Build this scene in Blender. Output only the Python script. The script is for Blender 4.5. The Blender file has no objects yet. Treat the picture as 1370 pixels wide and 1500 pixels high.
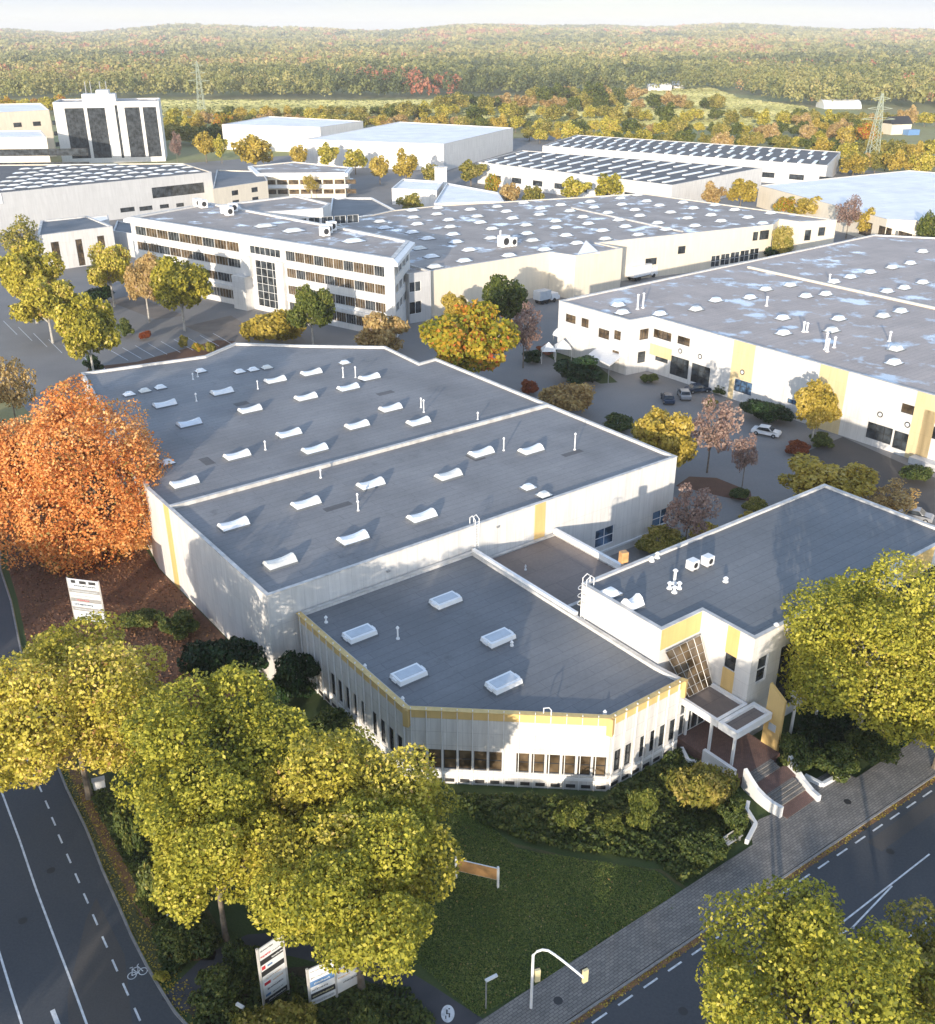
import bpy, math, random
import numpy as np
from mathutils import Vector
random.seed(7)
R = math.radians
C = bpy.context.scene.collection
# ------------------------------------------------------------------ camera model (photo 1370 x 1500)
CAMH = 55.0; FOC = 1448.0; TH = math.atan(702/1448)
SN, CS = math.sin(TH), math.cos(TH)
_n = math.hypot(2136, 1609)
AX = (2136/_n, 1609/_n); BX = (-AX[1], AX[0])       # street grid directions

def U(u, w, z=0.0):
    return (u*AX[0]+w*BX[0], u*AX[1]+w*BX[1], z)
def at(px, py, z=0.0):
    v = py-750; D = FOC*SN+v*CS; F = FOC*CS-v*SN; t = (CAMH-z)/D
    return ((px-685)*t, F*t, z)
def scl(py, z=0.0):                                  # metres per photo pixel
    return (CAMH-z)/(FOC*SN+(py-750)*CS)
def on_wall(p0, p1, px, py):
    v = py-750; dx, dy, dz = px-685, FOC*CS-v*SN, -(FOC*SN+v*CS)
    ex, ey = p1[0]-p0[0], p1[1]-p0[1]; L = math.hypot(ex, ey); ex /= L; ey /= L
    # t*d = p0 + s*e
    det = dx*(-ey)-dy*(-ex)
    t = (p0[0]*(-ey)-p0[1]*(-ex))/det
    s = (dx*t-p0[0])*ex+(dy*t-p0[1])*ey
    return s, CAMH+dz*t
def wrect(p0, p1, x0, y0, x1, y1):
    a = on_wall(p0, p1, x0, y0); b = on_wall(p0, p1, x1, y1)
    return (min(a[0], b[0]), max(a[0], b[0]), min(a[1], b[1]), max(a[1], b[1]))

# ------------------------------------------------------------------ materials
def newmat(name):
    m = bpy.data.materials.new(name); m.use_nodes = True
    nt = m.node_tree; b = nt.nodes['Principled BSDF']
    return m, nt, b
def N(nt, t, **k):
    n = nt.nodes.new(t)
    for a, v in k.items():
        if a in n.inputs: n.inputs[a].default_value = v
        else: setattr(n, a, v)
    return n
def ramp(nt, fac, stops, interp='LINEAR'):
    r = nt.nodes.new('ShaderNodeValToRGB'); cr = r.color_ramp; cr.interpolation = interp
    while len(cr.elements) < len(stops): cr.elements.new(0.5)
    for e, (p, c) in zip(cr.elements, stops):
        e.position = p; e.color = (c[0], c[1], c[2], 1)
    nt.links.new(fac, r.inputs[0]); return r.outputs[0]
def mixc(nt, f, a, b, mode='MIX'):
    m = nt.nodes.new('ShaderNodeMix'); m.data_type = 'RGBA'; m.blend_type = mode
    L = nt.links
    if isinstance(f, (int, float)): m.inputs[0].default_value = f
    else: L.new(f, m.inputs[0])
    for i, x in ((6, a), (7, b)):
        if isinstance(x, tuple): m.inputs[i].default_value = (*x[:3], 1)
        else: L.new(x, m.inputs[i])
    return m.outputs[2]
def coord(nt, kind='pos', scale=(1, 1, 1), rot=0):
    mp = nt.nodes.new('ShaderNodeMapping'); mp.inputs['Scale'].default_value = scale
    mp.inputs['Rotation'].default_value = (0, 0, rot)
    if kind == 'uv':
        s = nt.nodes.new('ShaderNodeUVMap'); s.uv_map = 'UVMap'; nt.links.new(s.outputs[0], mp.inputs[0])
    else:
        s = nt.nodes.new('ShaderNodeNewGeometry'); nt.links.new(s.outputs['Position'], mp.inputs[0])
    return mp.outputs[0]
def noise(nt, vec, scale, detail=3, rough=.55, out='Fac'):
    n = nt.nodes.new('ShaderNodeTexNoise'); n.inputs['Scale'].default_value = scale
    n.inputs['Detail'].default_value = detail; n.inputs['Roughness'].default_value = rough
    nt.links.new(vec, n.inputs['Vector']); return n.outputs[out]
def bump(nt, b, h, strength=.3, dist=.02):
    n = nt.nodes.new('ShaderNodeBump'); n.inputs['Strength'].default_value = strength; n.inputs['Distance'].default_value = dist
    nt.links.new(h, n.inputs['Height']); nt.links.new(n.outputs[0], b.inputs['Normal'])

def m_plain(name, col, rough=.6, metal=0, var=.06, scale=1.5):
    m, nt, b = newmat(name); v = coord(nt)
    f = noise(nt, v, scale, 4)
    lo = tuple(c*(1-var) for c in col); hi = tuple(min(1, c*(1+var)) for c in col)
    nt.links.new(ramp(nt, f, [(.3, lo), (.7, hi)]), b.inputs['Base Color'])
    b.inputs['Roughness'].default_value = rough; b.inputs['Metallic'].default_value = metal
    return m
def m_noise(name, stops, scale, rough=.9, detail=5, scale2=None, stops2=None, mixf=.5, bmp=0):
    m, nt, b = newmat(name); v = coord(nt)
    f = noise(nt, v, scale, detail); col = ramp(nt, f, stops)
    if scale2:
        f2 = noise(nt, v, scale2, 4, .7); col = mixc(nt, mixf, col, ramp(nt, f2, stops2), 'MIX')
        if bmp: bump(nt, b, f2, bmp, .05)
    nt.links.new(col, b.inputs['Base Color']); b.inputs['Roughness'].default_value = rough
    return m
def m_roof(name, base, patch=None, seam=1.0, dark=.82, pscale=.05):
    """bitumen sheet roof: lengthways seams, weather stains, optional pale puddles"""
    m, nt, b = newmat(name); v = coord(nt, 'uv'); p = coord(nt)
    f = noise(nt, p, .12, 5, .6)
    lo = tuple(c*dark for c in base); hi = tuple(c*1.15 for c in base)
    col = ramp(nt, f, [(.32, lo), (.68, hi)])
    w = nt.nodes.new('ShaderNodeTexBrick'); w.inputs['Scale'].default_value = 1
    w.inputs['Brick Width'].default_value = 9.0; w.inputs['Row Height'].default_value = seam
    w.inputs['Mortar Size'].default_value = .035; w.inputs['Mortar Smooth'].default_value = .6
    w.inputs['Color1'].default_value = (.96, .96, .96, 1); w.inputs['Color2'].default_value = (1.05, 1.04, 1.02, 1); w.inputs['Mortar'].default_value = (.60, .60, .62, 1)
    nt.links.new(v, w.inputs['Vector'])
    col = mixc(nt, .85, col, w.outputs['Color'], 'MULTIPLY')
    fine = noise(nt, p, 3.0, 6, .7)
    col = mixc(nt, .6, col, ramp(nt, fine, [(.3, (.8, .8, .8)), (.7, (1.15, 1.15, 1.15))]), 'MULTIPLY')
    st = noise(nt, p, .35, 6, .75)
    col = mixc(nt, ramp(nt, st, [(.60, (0, 0, 0)), (.72, (.55, .55, .55))]), col, tuple(c*.5 for c in base))
    rough = .72
    if patch:
        pn = noise(nt, p, .17, 5, .6)
        msk = ramp(nt, pn, [(.555, (0, 0, 0)), (.60, (.9, .9, .9))])
        col = mixc(nt, msk, col, patch)
        rr = ramp(nt, pn, [(.605, (.75, .75, .75)), (.63, (.08, .08, .08))]); nt.links.new(rr, b.inputs['Roughness'])
    else: b.inputs['Roughness'].default_value = rough
    nt.links.new(col, b.inputs['Base Color'])
    return m
def m_wall(name, col, pw=1.25, ph=50, mortar=.8, msize=.03, dirt=.12, rough=.55):
    m, nt, b = newmat(name); v = coord(nt, 'uv'); p = coord(nt)
    w = nt.nodes.new('ShaderNodeTexBrick'); w.offset = 0; w.inputs['Scale'].default_value = 1
    w.inputs['Brick Width'].default_value = pw; w.inputs['Row Height'].default_value = ph
    w.inputs['Mortar Size'].default_value = msize; w.inputs['Mortar Smooth'].default_value = .3
    w.inputs['Color1'].default_value = (.97, .97, .97, 1); w.inputs['Color2'].default_value = (1.02, 1.02, 1.02, 1)
    w.inputs['Mortar'].default_value = (mortar, mortar, mortar, 1)
    nt.links.new(v, w.inputs['Vector'])
    vs = coord(nt, 'uv', (1.2, .12, 1)); d = noise(nt, vs, 1.4, 5, .65)
    c2 = ramp(nt, d, [(.35, tuple(c*(1-dirt) for c in col)), (.65, col)])
    nt.links.new(mixc(nt, 1.0, c2, w.outputs['Color'], 'MULTIPLY'), b.inputs['Base Color'])
    b.inputs['Roughness'].default_value = rough; return m
def m_glass(name, tint=(.03, .035, .04), rough=.06):
    m, nt, b = newmat(name); v = coord(nt)
    f = noise(nt, v, .7, 2)
    nt.links.new(ramp(nt, f, [(.35, tuple(c*.5 for c in tint)), (.65, tuple(c*2.2 for c in tint))]), b.inputs['Base Color'])
    b.inputs['Roughness'].default_value = rough; b.inputs['IOR'].default_value = 1.5
    return m
def m_leaf(name, stops, trans=.38, rough=.55):
    m = bpy.data.materials.new(name); m.use_nodes = True; nt = m.node_tree; nt.nodes.clear()
    o = nt.nodes.new('ShaderNodeOutputMaterial')
    a = nt.nodes.new('ShaderNodeAttribute'); a.attribute_name = 'tint'
    oi = nt.nodes.new('ShaderNodeObjectInfo')
    ad = N(nt, 'ShaderNodeMath', operation='MULTIPLY_ADD'); nt.links.new(oi.outputs['Random'], ad.inputs[0])
    ad.inputs[1].default_value = .22; nt.links.new(a.outputs['Fac'], ad.inputs[2])
    sb = N(nt, 'ShaderNodeMath', operation='SUBTRACT'); nt.links.new(ad.outputs[0], sb.inputs[0]); sb.inputs[1].default_value = .11
    col = ramp(nt, sb.outputs[0], stops)
    p = nt.nodes.new('ShaderNodeBsdfPrincipled'); nt.links.new(col, p.inputs['Base Color']); p.inputs['Roughness'].default_value = rough
    p.inputs['Specular IOR Level'].default_value = .3
    t = nt.nodes.new('ShaderNodeBsdfTranslucent'); nt.links.new(col, t.inputs['Color'])
    mx = nt.nodes.new('ShaderNodeMixShader'); mx.inputs[0].default_value = trans
    nt.links.new(p.outputs[0], mx.inputs[1]); nt.links.new(t.outputs[0], mx.inputs[2]); nt.links.new(mx.outputs[0], o.inputs[0])
    return m

M = {}
M['asphalt'] = m_noise('asphalt', [(.3, (.052, .060, .072)), (.7, (.080, .086, .097))], .12, .85, 5, 6, [(.3, (.042, .046, .052)), (.7, (.085, .088, .094))], .5, .15)
M['asphalt_old'] = m_noise('asphalt_old', [(.3, (.20, .19, .185)), (.7, (.28, .265, .25))], .09, .9, 6, 3, [(.3, (.14, .14, .14)), (.7, (.23, .225, .22))], .4)
M['patch_asphalt'] = m_noise('patch_asphalt', [(.3, (.075, .068, .064)), (.7, (.095, .085, .08))], .3, .9, 5, 8, [(.3, (.06, .057, .055)), (.7, (.10, .095, .09))], .5)
M['path'] = m_noise('path_asphalt', [(.3, (.045, .047, .055)), (.7, (.07, .07, .078))], .5, .9, 5)
def m_paving(name, c1, c2, mo, bw=.4, rh=.2):
    m, nt, b = newmat(name); v = coord(nt, 'uv'); p = coord(nt)
    w = nt.nodes.new('ShaderNodeTexBrick'); w.inputs['Scale'].default_value = 1
    w.inputs['Brick Width'].default_value = bw; w.inputs['Row Height'].default_value = rh
    w.inputs['Mortar Size'].default_value = .02
    w.inputs['Color1'].default_value = (*c1, 1); w.inputs['Color2'].default_value = (*c2, 1); w.inputs['Mortar'].default_value = (*mo, 1)
    nt.links.new(v, w.inputs['Vector'])
    col = mixc(nt, .7, w.outputs['Color'], ramp(nt, noise(nt, p, .8, 5, .7), [(.3, (.65, .65, .65)), (.7, (1.2, 1.18, 1.15))]), 'MULTIPLY')
    nt.links.new(col, b.inputs['Base Color']); b.inputs['Roughness'].default_value = .9; return m
M['paving'] = m_paving('grey_paving', (.205, .19, .18), (.27, .25, .23), (.11, .11, .10))
M['brick'] = m_paving('red_brick_paving', (.20, .10, .08), (.26, .135, .105), (.12, .10, .09), .24, .12)
M['kerb'] = m_plain('kerb_stone', (.25, .24, .23), .9, 0, .2, 3)
M['paint'] = m_noise('road_paint', [(.35, (.50, .52, .54)), (.6, (.72, .74, .76))], 2.5, .6, 5)
M['lawn'] = m_noise('lawn_grass', [(.3, (.030, .055, .013)), (.5, (.050, .082, .018)), (.7, (.09, .105, .028))], .16, .95, 6, 7, [(.3, (.015, .03, .007)), (.7, (.07, .10, .028))], .5, .4)
M['verge'] = m_noise('verge_grass', [(.3, (.05, .07, .02)), (.7, (.12, .10, .035))], .5, .95, 6, 5, [(.3, (.03, .04, .012)), (.7, (.13, .12, .05))], .5)
M['soil'] = m_noise('soil', [(.3, (.035, .030, .018)), (.7, (.07, .055, .032))], .5, .95, 6, 5, [(.3, (.02, .02, .012)), (.7, (.09, .07, .04))], .5)
M['litter'] = m_noise('leaf_litter', [(.3, (.075, .045, .028)), (.5, (.125, .062, .037)), (.7, (.16, .10, .05))], .35, .95, 6, 5, [(.3, (.06, .03, .018)), (.7, (.24, .11, .06))], .5)
M['gutter'] = m_noise('gutter_leaves', [(.35, (.07, .06, .055)), (.5, (.20, .11, .05)), (.7, (.34, .17, .06))], 1.2, .95, 6, 8, [(.3, (.08, .05, .03)), (.7, (.36, .18, .08))], .5)
M['roof'] = m_roof('bitumen_roof', (.225, .222, .225))
M['roof2'] = m_roof('bitumen_roof_dark', (.165, .172, .182))
M['roof_black'] = m_roof('bitumen_roof_black', (.11, .105, .105), None, 2, .8)
M['roof_puddle'] = m_roof('bitumen_roof_puddles', (.43, .37, .335), (.54, .58, .63), 1.0, .9)
M['roof_far'] = m_roof('bitumen_roof_far', (.36, .315, .285), (.54, .58, .63), 2.0, .8)
M['roof_brown'] = m_roof('gravel_roof', (.20, .165, .148), None, 3, .8)
M['roof_pale'] = m_roof('pale_roof', (.84, .84, .83), None, 3, .95)
M['white'] = m_wall('white_cladding', (.72, .70, .67), 1.25, 3.3, .84, .03, .17)
M['white_pl'] = m_wall('white_panels', (.73, .71, .68), 3, 1.2, .86, .03, .14)
M['fins'] = m_wall('pale_cladding', (.70, .68, .65), 1.25, 1.3, .80, .03, .22)
M['cream'] = m_wall('cream_panels', (.74, .66, .53), 1.2, 2.4, .93, .02, .10)
M['grey_wall'] = m_wall('grey_wall', (.55, .55, .55), 1.25, 2.4, .9, .02, .12)
M['yellow'] = m_wall('yellow_panels', (.72, .50, .20), 1.25, 2, .93, .02, .12)
M['yellow_pale'] = m_wall('pale_yellow_panels', (.70, .56, .32), 1.25, 2, .9, .03, .15)
M['coping'] = m_plain('coping_metal', (.52, .50, .47), .5, 0, .25, .9)
M['coping_y'] = m_plain('yellow_coping', (.62, .44, .17), .55, 0, .15, 2)
M['trim'] = m_plain('white_trim', (.78, .78, .77), .5)
M['metal'] = m_plain('galvanised_metal', (.45, .45, .45), .45, .6, .1, 4)
M['glass'] = m_glass('window_glass')
M['glass_w'] = m_glass('warm_window_glass', (.07, .05, .03))
M['glass_b'] = m_glass('blue_window_glass', (.05, .09, .15), .1)
M['dark'] = m_plain('dark_frame', (.03, .03, .032), .6)
M['black'] = m_plain('black_rubber', (.012, .012, .013), .7)
M['dome'] = m_plain('skylight_dome', (.84, .84, .83), .25, 0, .03)
M['dome_b'] = m_plain('weathered_dome', (.70, .69, .64), .35, 0, .12, 1)
M['dome_c'] = m_plain('blueish_dome', (.74, .78, .82), .2, 0, .08, 1)
M['blind'] = m_plain('window_blind', (.17, .16, .14), .3, 0, .4, .6)
M['dome_g'] = m_plain('skylight_glazing', (.50, .54, .58), .2, 0, .08)
M['curb'] = m_plain('skylight_curb', (.12, .13, .14), .8)
M['bark'] = m_noise('bark', [(.3, (.10, .08, .06)), (.7, (.22, .18, .14))], 2.5, .95, 6)
M['bark_pale'] = m_noise('pale_bark', [(.3, (.28, .26, .23)), (.7, (.48, .46, .42))], 2.5, .9, 6)
M['red'] = m_plain('red_cloth', (.55, .03, .04), .7)
M['orange'] = m_plain('orange_board', (.55, .30, .12), .6, 0, .25, 1.5)
M['blue'] = m_plain('blue_panel', (.12, .24, .45), .6)
M['signal'] = m_plain('cream_signal_back', (.70, .62, .36), .5)
M['carred'] = m_plain('car_dark_blue', (.04, .06, .10), .25, .3)
M['carwhite'] = m_plain('vehicle_white', (.78, .78, .78), .3)
M['cargrey'] = m_plain('car_silver', (.35, .36, .38), .3, .4)
M['teal'] = m_plain('teal_tarp', (.05, .38, .33), .5)
M['pylon'] = m_plain('pylon_steel', (.34, .38, .30), .7, 0)

L = {}
L['plane'] = m_leaf('leaves_yellow_green', [(0, (.11, .115, .018)), (.25, (.28, .255, .03)), (.5, (.53, .46, .06)), (.72, (.70, .59, .11)), (.9, (.80, .63, .22)), (1, (.38, .21, .07))])
L['plane2'] = m_leaf('leaves_fresh_green', [(0, (.10, .12, .018)), (.3, (.30, .295, .035)), (.6, (.52, .475, .06)), (.85, (.70, .60, .11)), (1, (.74, .56, .18))])
L['olive'] = m_leaf('leaves_olive', [(0, (.09, .10, .02)), (.35, (.24, .23, .04)), (.7, (.46, .38, .09)), (1, (.62, .48, .17))])
L['orange'] = m_leaf('leaves_orange', [(0, (.30, .24, .07)), (.12, (.54, .17, .05)), (.30, (.80, .33, .09)), (.55, (.88, .46, .15)), (.8, (.88, .56, .28)), (1, (.88, .66, .12))])
L['rust'] = m_leaf('leaves_rust', [(0, (.14, .03, .012)), (.5, (.34, .09, .03)), (1, (.48, .17, .05))])
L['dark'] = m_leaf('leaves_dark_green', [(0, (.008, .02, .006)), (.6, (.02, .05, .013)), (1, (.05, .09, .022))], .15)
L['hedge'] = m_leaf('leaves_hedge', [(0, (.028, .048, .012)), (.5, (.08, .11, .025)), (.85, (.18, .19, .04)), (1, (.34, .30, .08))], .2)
L['litter'] = m_leaf('leaves_fallen_brown', [(0, (.07, .035, .02)), (.5, (.17, .085, .045)), (.85, (.30, .15, .07)), (1, (.42, .24, .08))], .1)
L['gold'] = m_leaf('leaves_gold', [(0, (.20, .16, .025)), (.4, (.45, .34, .05)), (.75, (.64, .48, .10)), (1, (.66, .52, .20))])
L['paleg'] = m_leaf('leaves_pale_gold', [(0, (.25, .15, .05)), (.4, (.48, .32, .12)), (.75, (.62, .47, .20)), (1, (.58, .40, .30))])
L['pink'] = m_leaf('leaves_bare_pinkish', [(0, (.16, .10, .08)), (.5, (.34, .22, .18)), (1, (.48, .36, .28))])
L['maple'] = m_leaf('leaves_red_yellow', [(0, (.12, .13, .015)), (.3, (.30, .30, .025)), (.55, (.55, .38, .04)), (.75, (.60, .22, .04)), (1, (.50, .10, .04))])
L['green'] = m_leaf('leaves_mid_green', [(0, (.035, .055, .012)), (.4, (.10, .13, .025)), (.8, (.22, .24, .045)), (1, (.36, .32, .08))])
L['forest'] = m_leaf('leaves_forest', [(0, (.045, .065, .035)), (.2, (.125, .145, .055)), (.45, (.25, .25, .085)), (.68, (.37, .33, .12)), (.84, (.44, .36, .14)), (.94, (.42, .22, .12)), (1, (.40, .15, .09))], .2)

# ------------------------------------------------------------------ mesh builder
class MB:
    def __init__(s): s.v = []; s.f = []; s.m = []; s.uv = {}
    def face(s, pts, mi=0, uv=None):
        i = len(s.v); s.v.extend([tuple(p) for p in pts]); s.f.append(tuple(range(i, i+len(pts)))); s.m.append(mi)
        if uv: s.uv[len(s.f)-1] = uv
    def hexa(s, b, t, mi=0):          # bottom 4 and top 4, CCW from above
        s.face(b[::-1], mi); s.face(t, mi)
        for k in range(4):
            j = (k+1) % 4; s.face([b[k], b[j], t[j], t[k]], mi)
    def box(s, c, sx, sy, sz, ang=0, mi=0):   # c = centre of the bottom
        ca, sa = math.cos(ang), math.sin(ang)
        q = [(-sx/2, -sy/2), (sx/2, -sy/2), (sx/2, sy/2), (-sx/2, sy/2)]
        p = [(c[0]+x*ca-y*sa, c[1]+x*sa+y*ca) for x, y in q]
        s.hexa([(x, y, c[2]) for x, y in p], [(x, y, c[2]+sz) for x, y in p], mi)
    def prism(s, poly, z0, z1, mi=0, top=True, bottom=False, mt=None):
        n = len(poly)
        for k in range(n):
            a, b = poly[k], poly[(k+1) % n]
            s.face([(a[0], a[1], z0), (b[0], b[1], z0), (b[0], b[1], z1), (a[0], a[1], z1)], mi)
        if top: s.face([(p[0], p[1], z1) for p in poly], mi if mt is None else mt)
        if bottom: s.face([(p[0], p[1], z0) for p in poly[::-1]], mi)
    def tube(s, pts, r, n=8, mi=0, cap=True):
        pts = [Vector(p) for p in pts]; rr = r if isinstance(r, (list, tuple)) else [r]*len(pts)
        rings = []
        for k, p in enumerate(pts):
            d = (pts[min(k+1, len(pts)-1)]-pts[max(k-1, 0)]).normalized()
            a = d.cross(Vector((0, 0, 1)))
            if a.length < .05: a = d.cross(Vector((1, 0, 0)))
            a.normalize(); b = d.cross(a)
            rings.append([p+(a*math.cos(2*math.pi*i/n)+b*math.sin(2*math.pi*i/n))*rr[k] for i in range(n)])
        for k in range(len(rings)-1):
            for i in range(n):
                j = (i+1) % n; s.face([rings[k][i], rings[k][j], rings[k+1][j], rings[k+1][i]], mi)
        if cap: s.face(rings[0], mi); s.face(rings[-1][::-1], mi)
    def obar(s, a, b, wid, hgt, mi=0):           # flat bar from a to b
        a = Vector(a); b = Vector(b); d = (b-a); d.z = 0; d.normalize(); nrm = Vector((-d.y, d.x, 0))*wid/2
        s.hexa([a-nrm, b-nrm, b+nrm, a+nrm], [a-nrm+Vector((0, 0, hgt)), b-nrm+Vector((0, 0, hgt)), b+nrm+Vector((0, 0, hgt)), a+nrm+Vector((0, 0, hgt))], mi)
    def build(s, name, mats, parent=None, origin=None, smooth=False):
        if not isinstance(mats, (list, tuple)): mats = [mats]
        org = origin if origin is not None else (tuple(parent.matrix_basis.translation) if parent is not None and parent.get('_org') is None else (tuple(parent['_org']) if parent is not None else (0, 0, 0)))
        me = bpy.data.meshes.new(name)
        me.from_pydata([(a-org[0], b-org[1], c-org[2]) for a, b, c in s.v], [], s.f)
        for m in mats: me.materials.append(m)
        me.polygons.foreach_set('material_index', s.m)
        if smooth: me.polygons.foreach_set('use_smooth', [True]*len(s.f))
        ul = me.uv_layers.new(name='UVMap'); data = np.zeros(len(me.loops)*2, dtype=np.float32); li = 0
        for k, f in enumerate(s.f):
            if k in s.uv:
                for j, q in enumerate(s.uv[k]): data[2*(li+j)] = q[0]; data[2*(li+j)+1] = q[1]
            else:
                p0, p1, p2 = (Vector(s.v[f[i]]) for i in (0, 1, 2)); nn = (p1-p0).cross(p2-p0)
                if abs(nn.z) > .7*nn.length:
                    for j, i in enumerate(f):
                        x, y, _ = s.v[i]; data[2*(li+j)] = x*AX[0]+y*AX[1]; data[2*(li+j)+1] = x*BX[0]+y*BX[1]
                else:
                    h = Vector((-nn.y, nn.x, 0)); h.normalize() if h.length else None
                    for j, i in enumerate(f):
                        p = Vector(s.v[i]); data[2*(li+j)] = p.x*h.x+p.y*h.y; data[2*(li+j)+1] = p.z
            li += len(f)
        ul.data.foreach_set('uv', data)
        o = bpy.data.objects.new(name, me); C.objects.link(o)
        if parent is not None: o.parent = parent; o['_org'] = list(org)
        elif origin is not None: o.location = origin; o['_org'] = list(org)
        return o

def tag(o, label=None, cat=None, group=None, kind=None):
    if label: o['label'] = label
    if cat: o['category'] = cat
    if group: o['group'] = group
    if kind: o['kind'] = kind
    return o
def thing(name, label, cat, loc, group=None, rz=0):
    o = bpy.data.objects.new(name, None); C.objects.link(o); o.location = loc; o.rotation_euler = (0, 0, rz)
    o.empty_display_size = .5
    return tag(o, label, cat, group)
def dup(root, loc=None, rz=None, label=None, scale=None):
    r = root.copy(); C.objects.link(r)
    if loc is not None: r.location = loc
    if rz is not None: r.rotation_euler = (0, 0, rz)
    if scale is not None: r.scale = scale
    if label: r['label'] = label
    for ch in list(root.children):
        c = ch.copy(); C.objects.link(c); c.parent = r
        for g in list(ch.children):
            d = g.copy(); C.objects.link(d); d.parent = c
    return r
def struct(name, pts, z, mat, cat=None):
    b = MB(); b.face([(p[0], p[1], z) for p in pts]); o = b.build(name, mat); o['kind'] = 'structure'; return o
def UV(*l): return [U(*p) for p in l]
def inset(poly, d):
    n = len(poly); out = []
    for k in range(n):
        p0, p, p1 = poly[k-1], poly[k], poly[(k+1) % n]
        e0 = Vector((p[0]-p0[0], p[1]-p0[1])).normalized(); e1 = Vector((p1[0]-p[0], p1[1]-p[1])).normalized()
        n0 = Vector((-e0.y, e0.x)); n1 = Vector((-e1.y, e1.x)); den = 1+n0.dot(n1)
        q = Vector((p[0], p[1]))+(n0+n1)*(d/max(den, .3)); out.append((q.x, q.y))
    return out

def wall_edge(mb, p0, p1, z0, z1, rects, depth=.2, mi=0):
    ex, ey = p1[0]-p0[0], p1[1]-p0[1]; Ln = math.hypot(ex, ey); ex /= Ln; ey /= Ln; nx, ny = ey, -ex
    P = lambda s, z, d=0: (p0[0]+ex*s-nx*d, p0[1]+ey*s-ny*d, z)
    if not rects:
        mb.face([P(0, z0), P(Ln, z0), P(Ln, z1), P(0, z1)], mi); return
    S = sorted(set([0, Ln]+[max(0, min(Ln, r[k])) for r in rects for k in (0, 1)]))
    for a, b in zip(S[:-1], S[1:]):
        if b-a < 1e-4: continue
        c = (a+b)/2; rs = sorted([(r[2], r[3]) for r in rects if r[0] < c < r[1]])
        z = z0
        for lo, hi in rs:
            if lo > z+1e-4: mb.face([P(a, z), P(b, z), P(b, lo), P(a, lo)], mi)
            z = max(z, hi)
        if z1 > z+1e-4: mb.face([P(a, z), P(b, z), P(b, z1), P(a, z1)], mi)
    for s0, s1, a, b in [r[:4] for r in rects]:
        mb.face([P(s0, a), P(s1, a), P(s1, a, depth), P(s0, a, depth)], mi)
        mb.face([P(s0, b, depth), P(s1, b, depth), P(s1, b), P(s0, b)], mi)
        mb.face([P(s0, a), P(s0, a, depth), P(s0, b, depth), P(s0, b)], mi)
        mb.face([P(s1, a, depth), P(s1, a), P(s1, b), P(s1, b, depth)], mi)

def window(parent, p0, p1, r, nx=1, ny=1, frame='trim', glass='glass', depth=.2, name='window', bar=.07):
    ex, ey = p1[0]-p0[0], p1[1]-p0[1]; Ln = math.hypot(ex, ey); ex /= Ln; ey /= Ln; ox, oy = ey, -ex
    s0, s1, a, b = r[:4]
    def bx(mb, sa, sb, za, zb, d0, d1):
        q = [(p0[0]+ex*s-ox*d, p0[1]+ey*s-oy*d) for s, d in ((sa, d0), (sb, d0), (sb, d1), (sa, d1))]
        mb.hexa([(x, y, za) for x, y in q], [(x, y, zb) for x, y in q])
    m = MB(); d0, d1 = depth-.09, depth-.01
    bx(m, s0, s1, a, a+bar, d0, d1); bx(m, s0, s1, b-bar, b, d0, d1)
    xs = [s0+(s1-s0)*k/nx for k in range(nx+1)]
    for k, x in enumerate(xs):
        lo, hi = (x, x+bar) if k == 0 else ((x-bar, x) if k == nx else (x-bar/2, x+bar/2))
        bx(m, lo, hi, a+bar, b-bar, d0+.002, d1)
    for k in range(1, ny):
        z = a+(b-a)*k/ny
        for q in range(nx): bx(m, xs[q]+bar, xs[q+1]-bar, z-bar/2, z+bar/2, d0+.004, d1)
    f = m.build(name, M[frame], parent)
    g = MB(); P = lambda s, z: (p0[0]+ex*s-ox*(depth-.03), p0[1]+ey*s-oy*(depth-.03), z)
    g.face([P(s0+.01, a+.01), P(s1-.01, a+.01), P(s1-.01, b-.01), P(s0+.01, b-.01)])
    g.build('pane', M['blind' if (glass != 'glass_b' and name == 'window' and nx < 6 and ny < 3 and frame == 'trim' and random.random() < .18) else glass], f)
    return f

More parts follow.
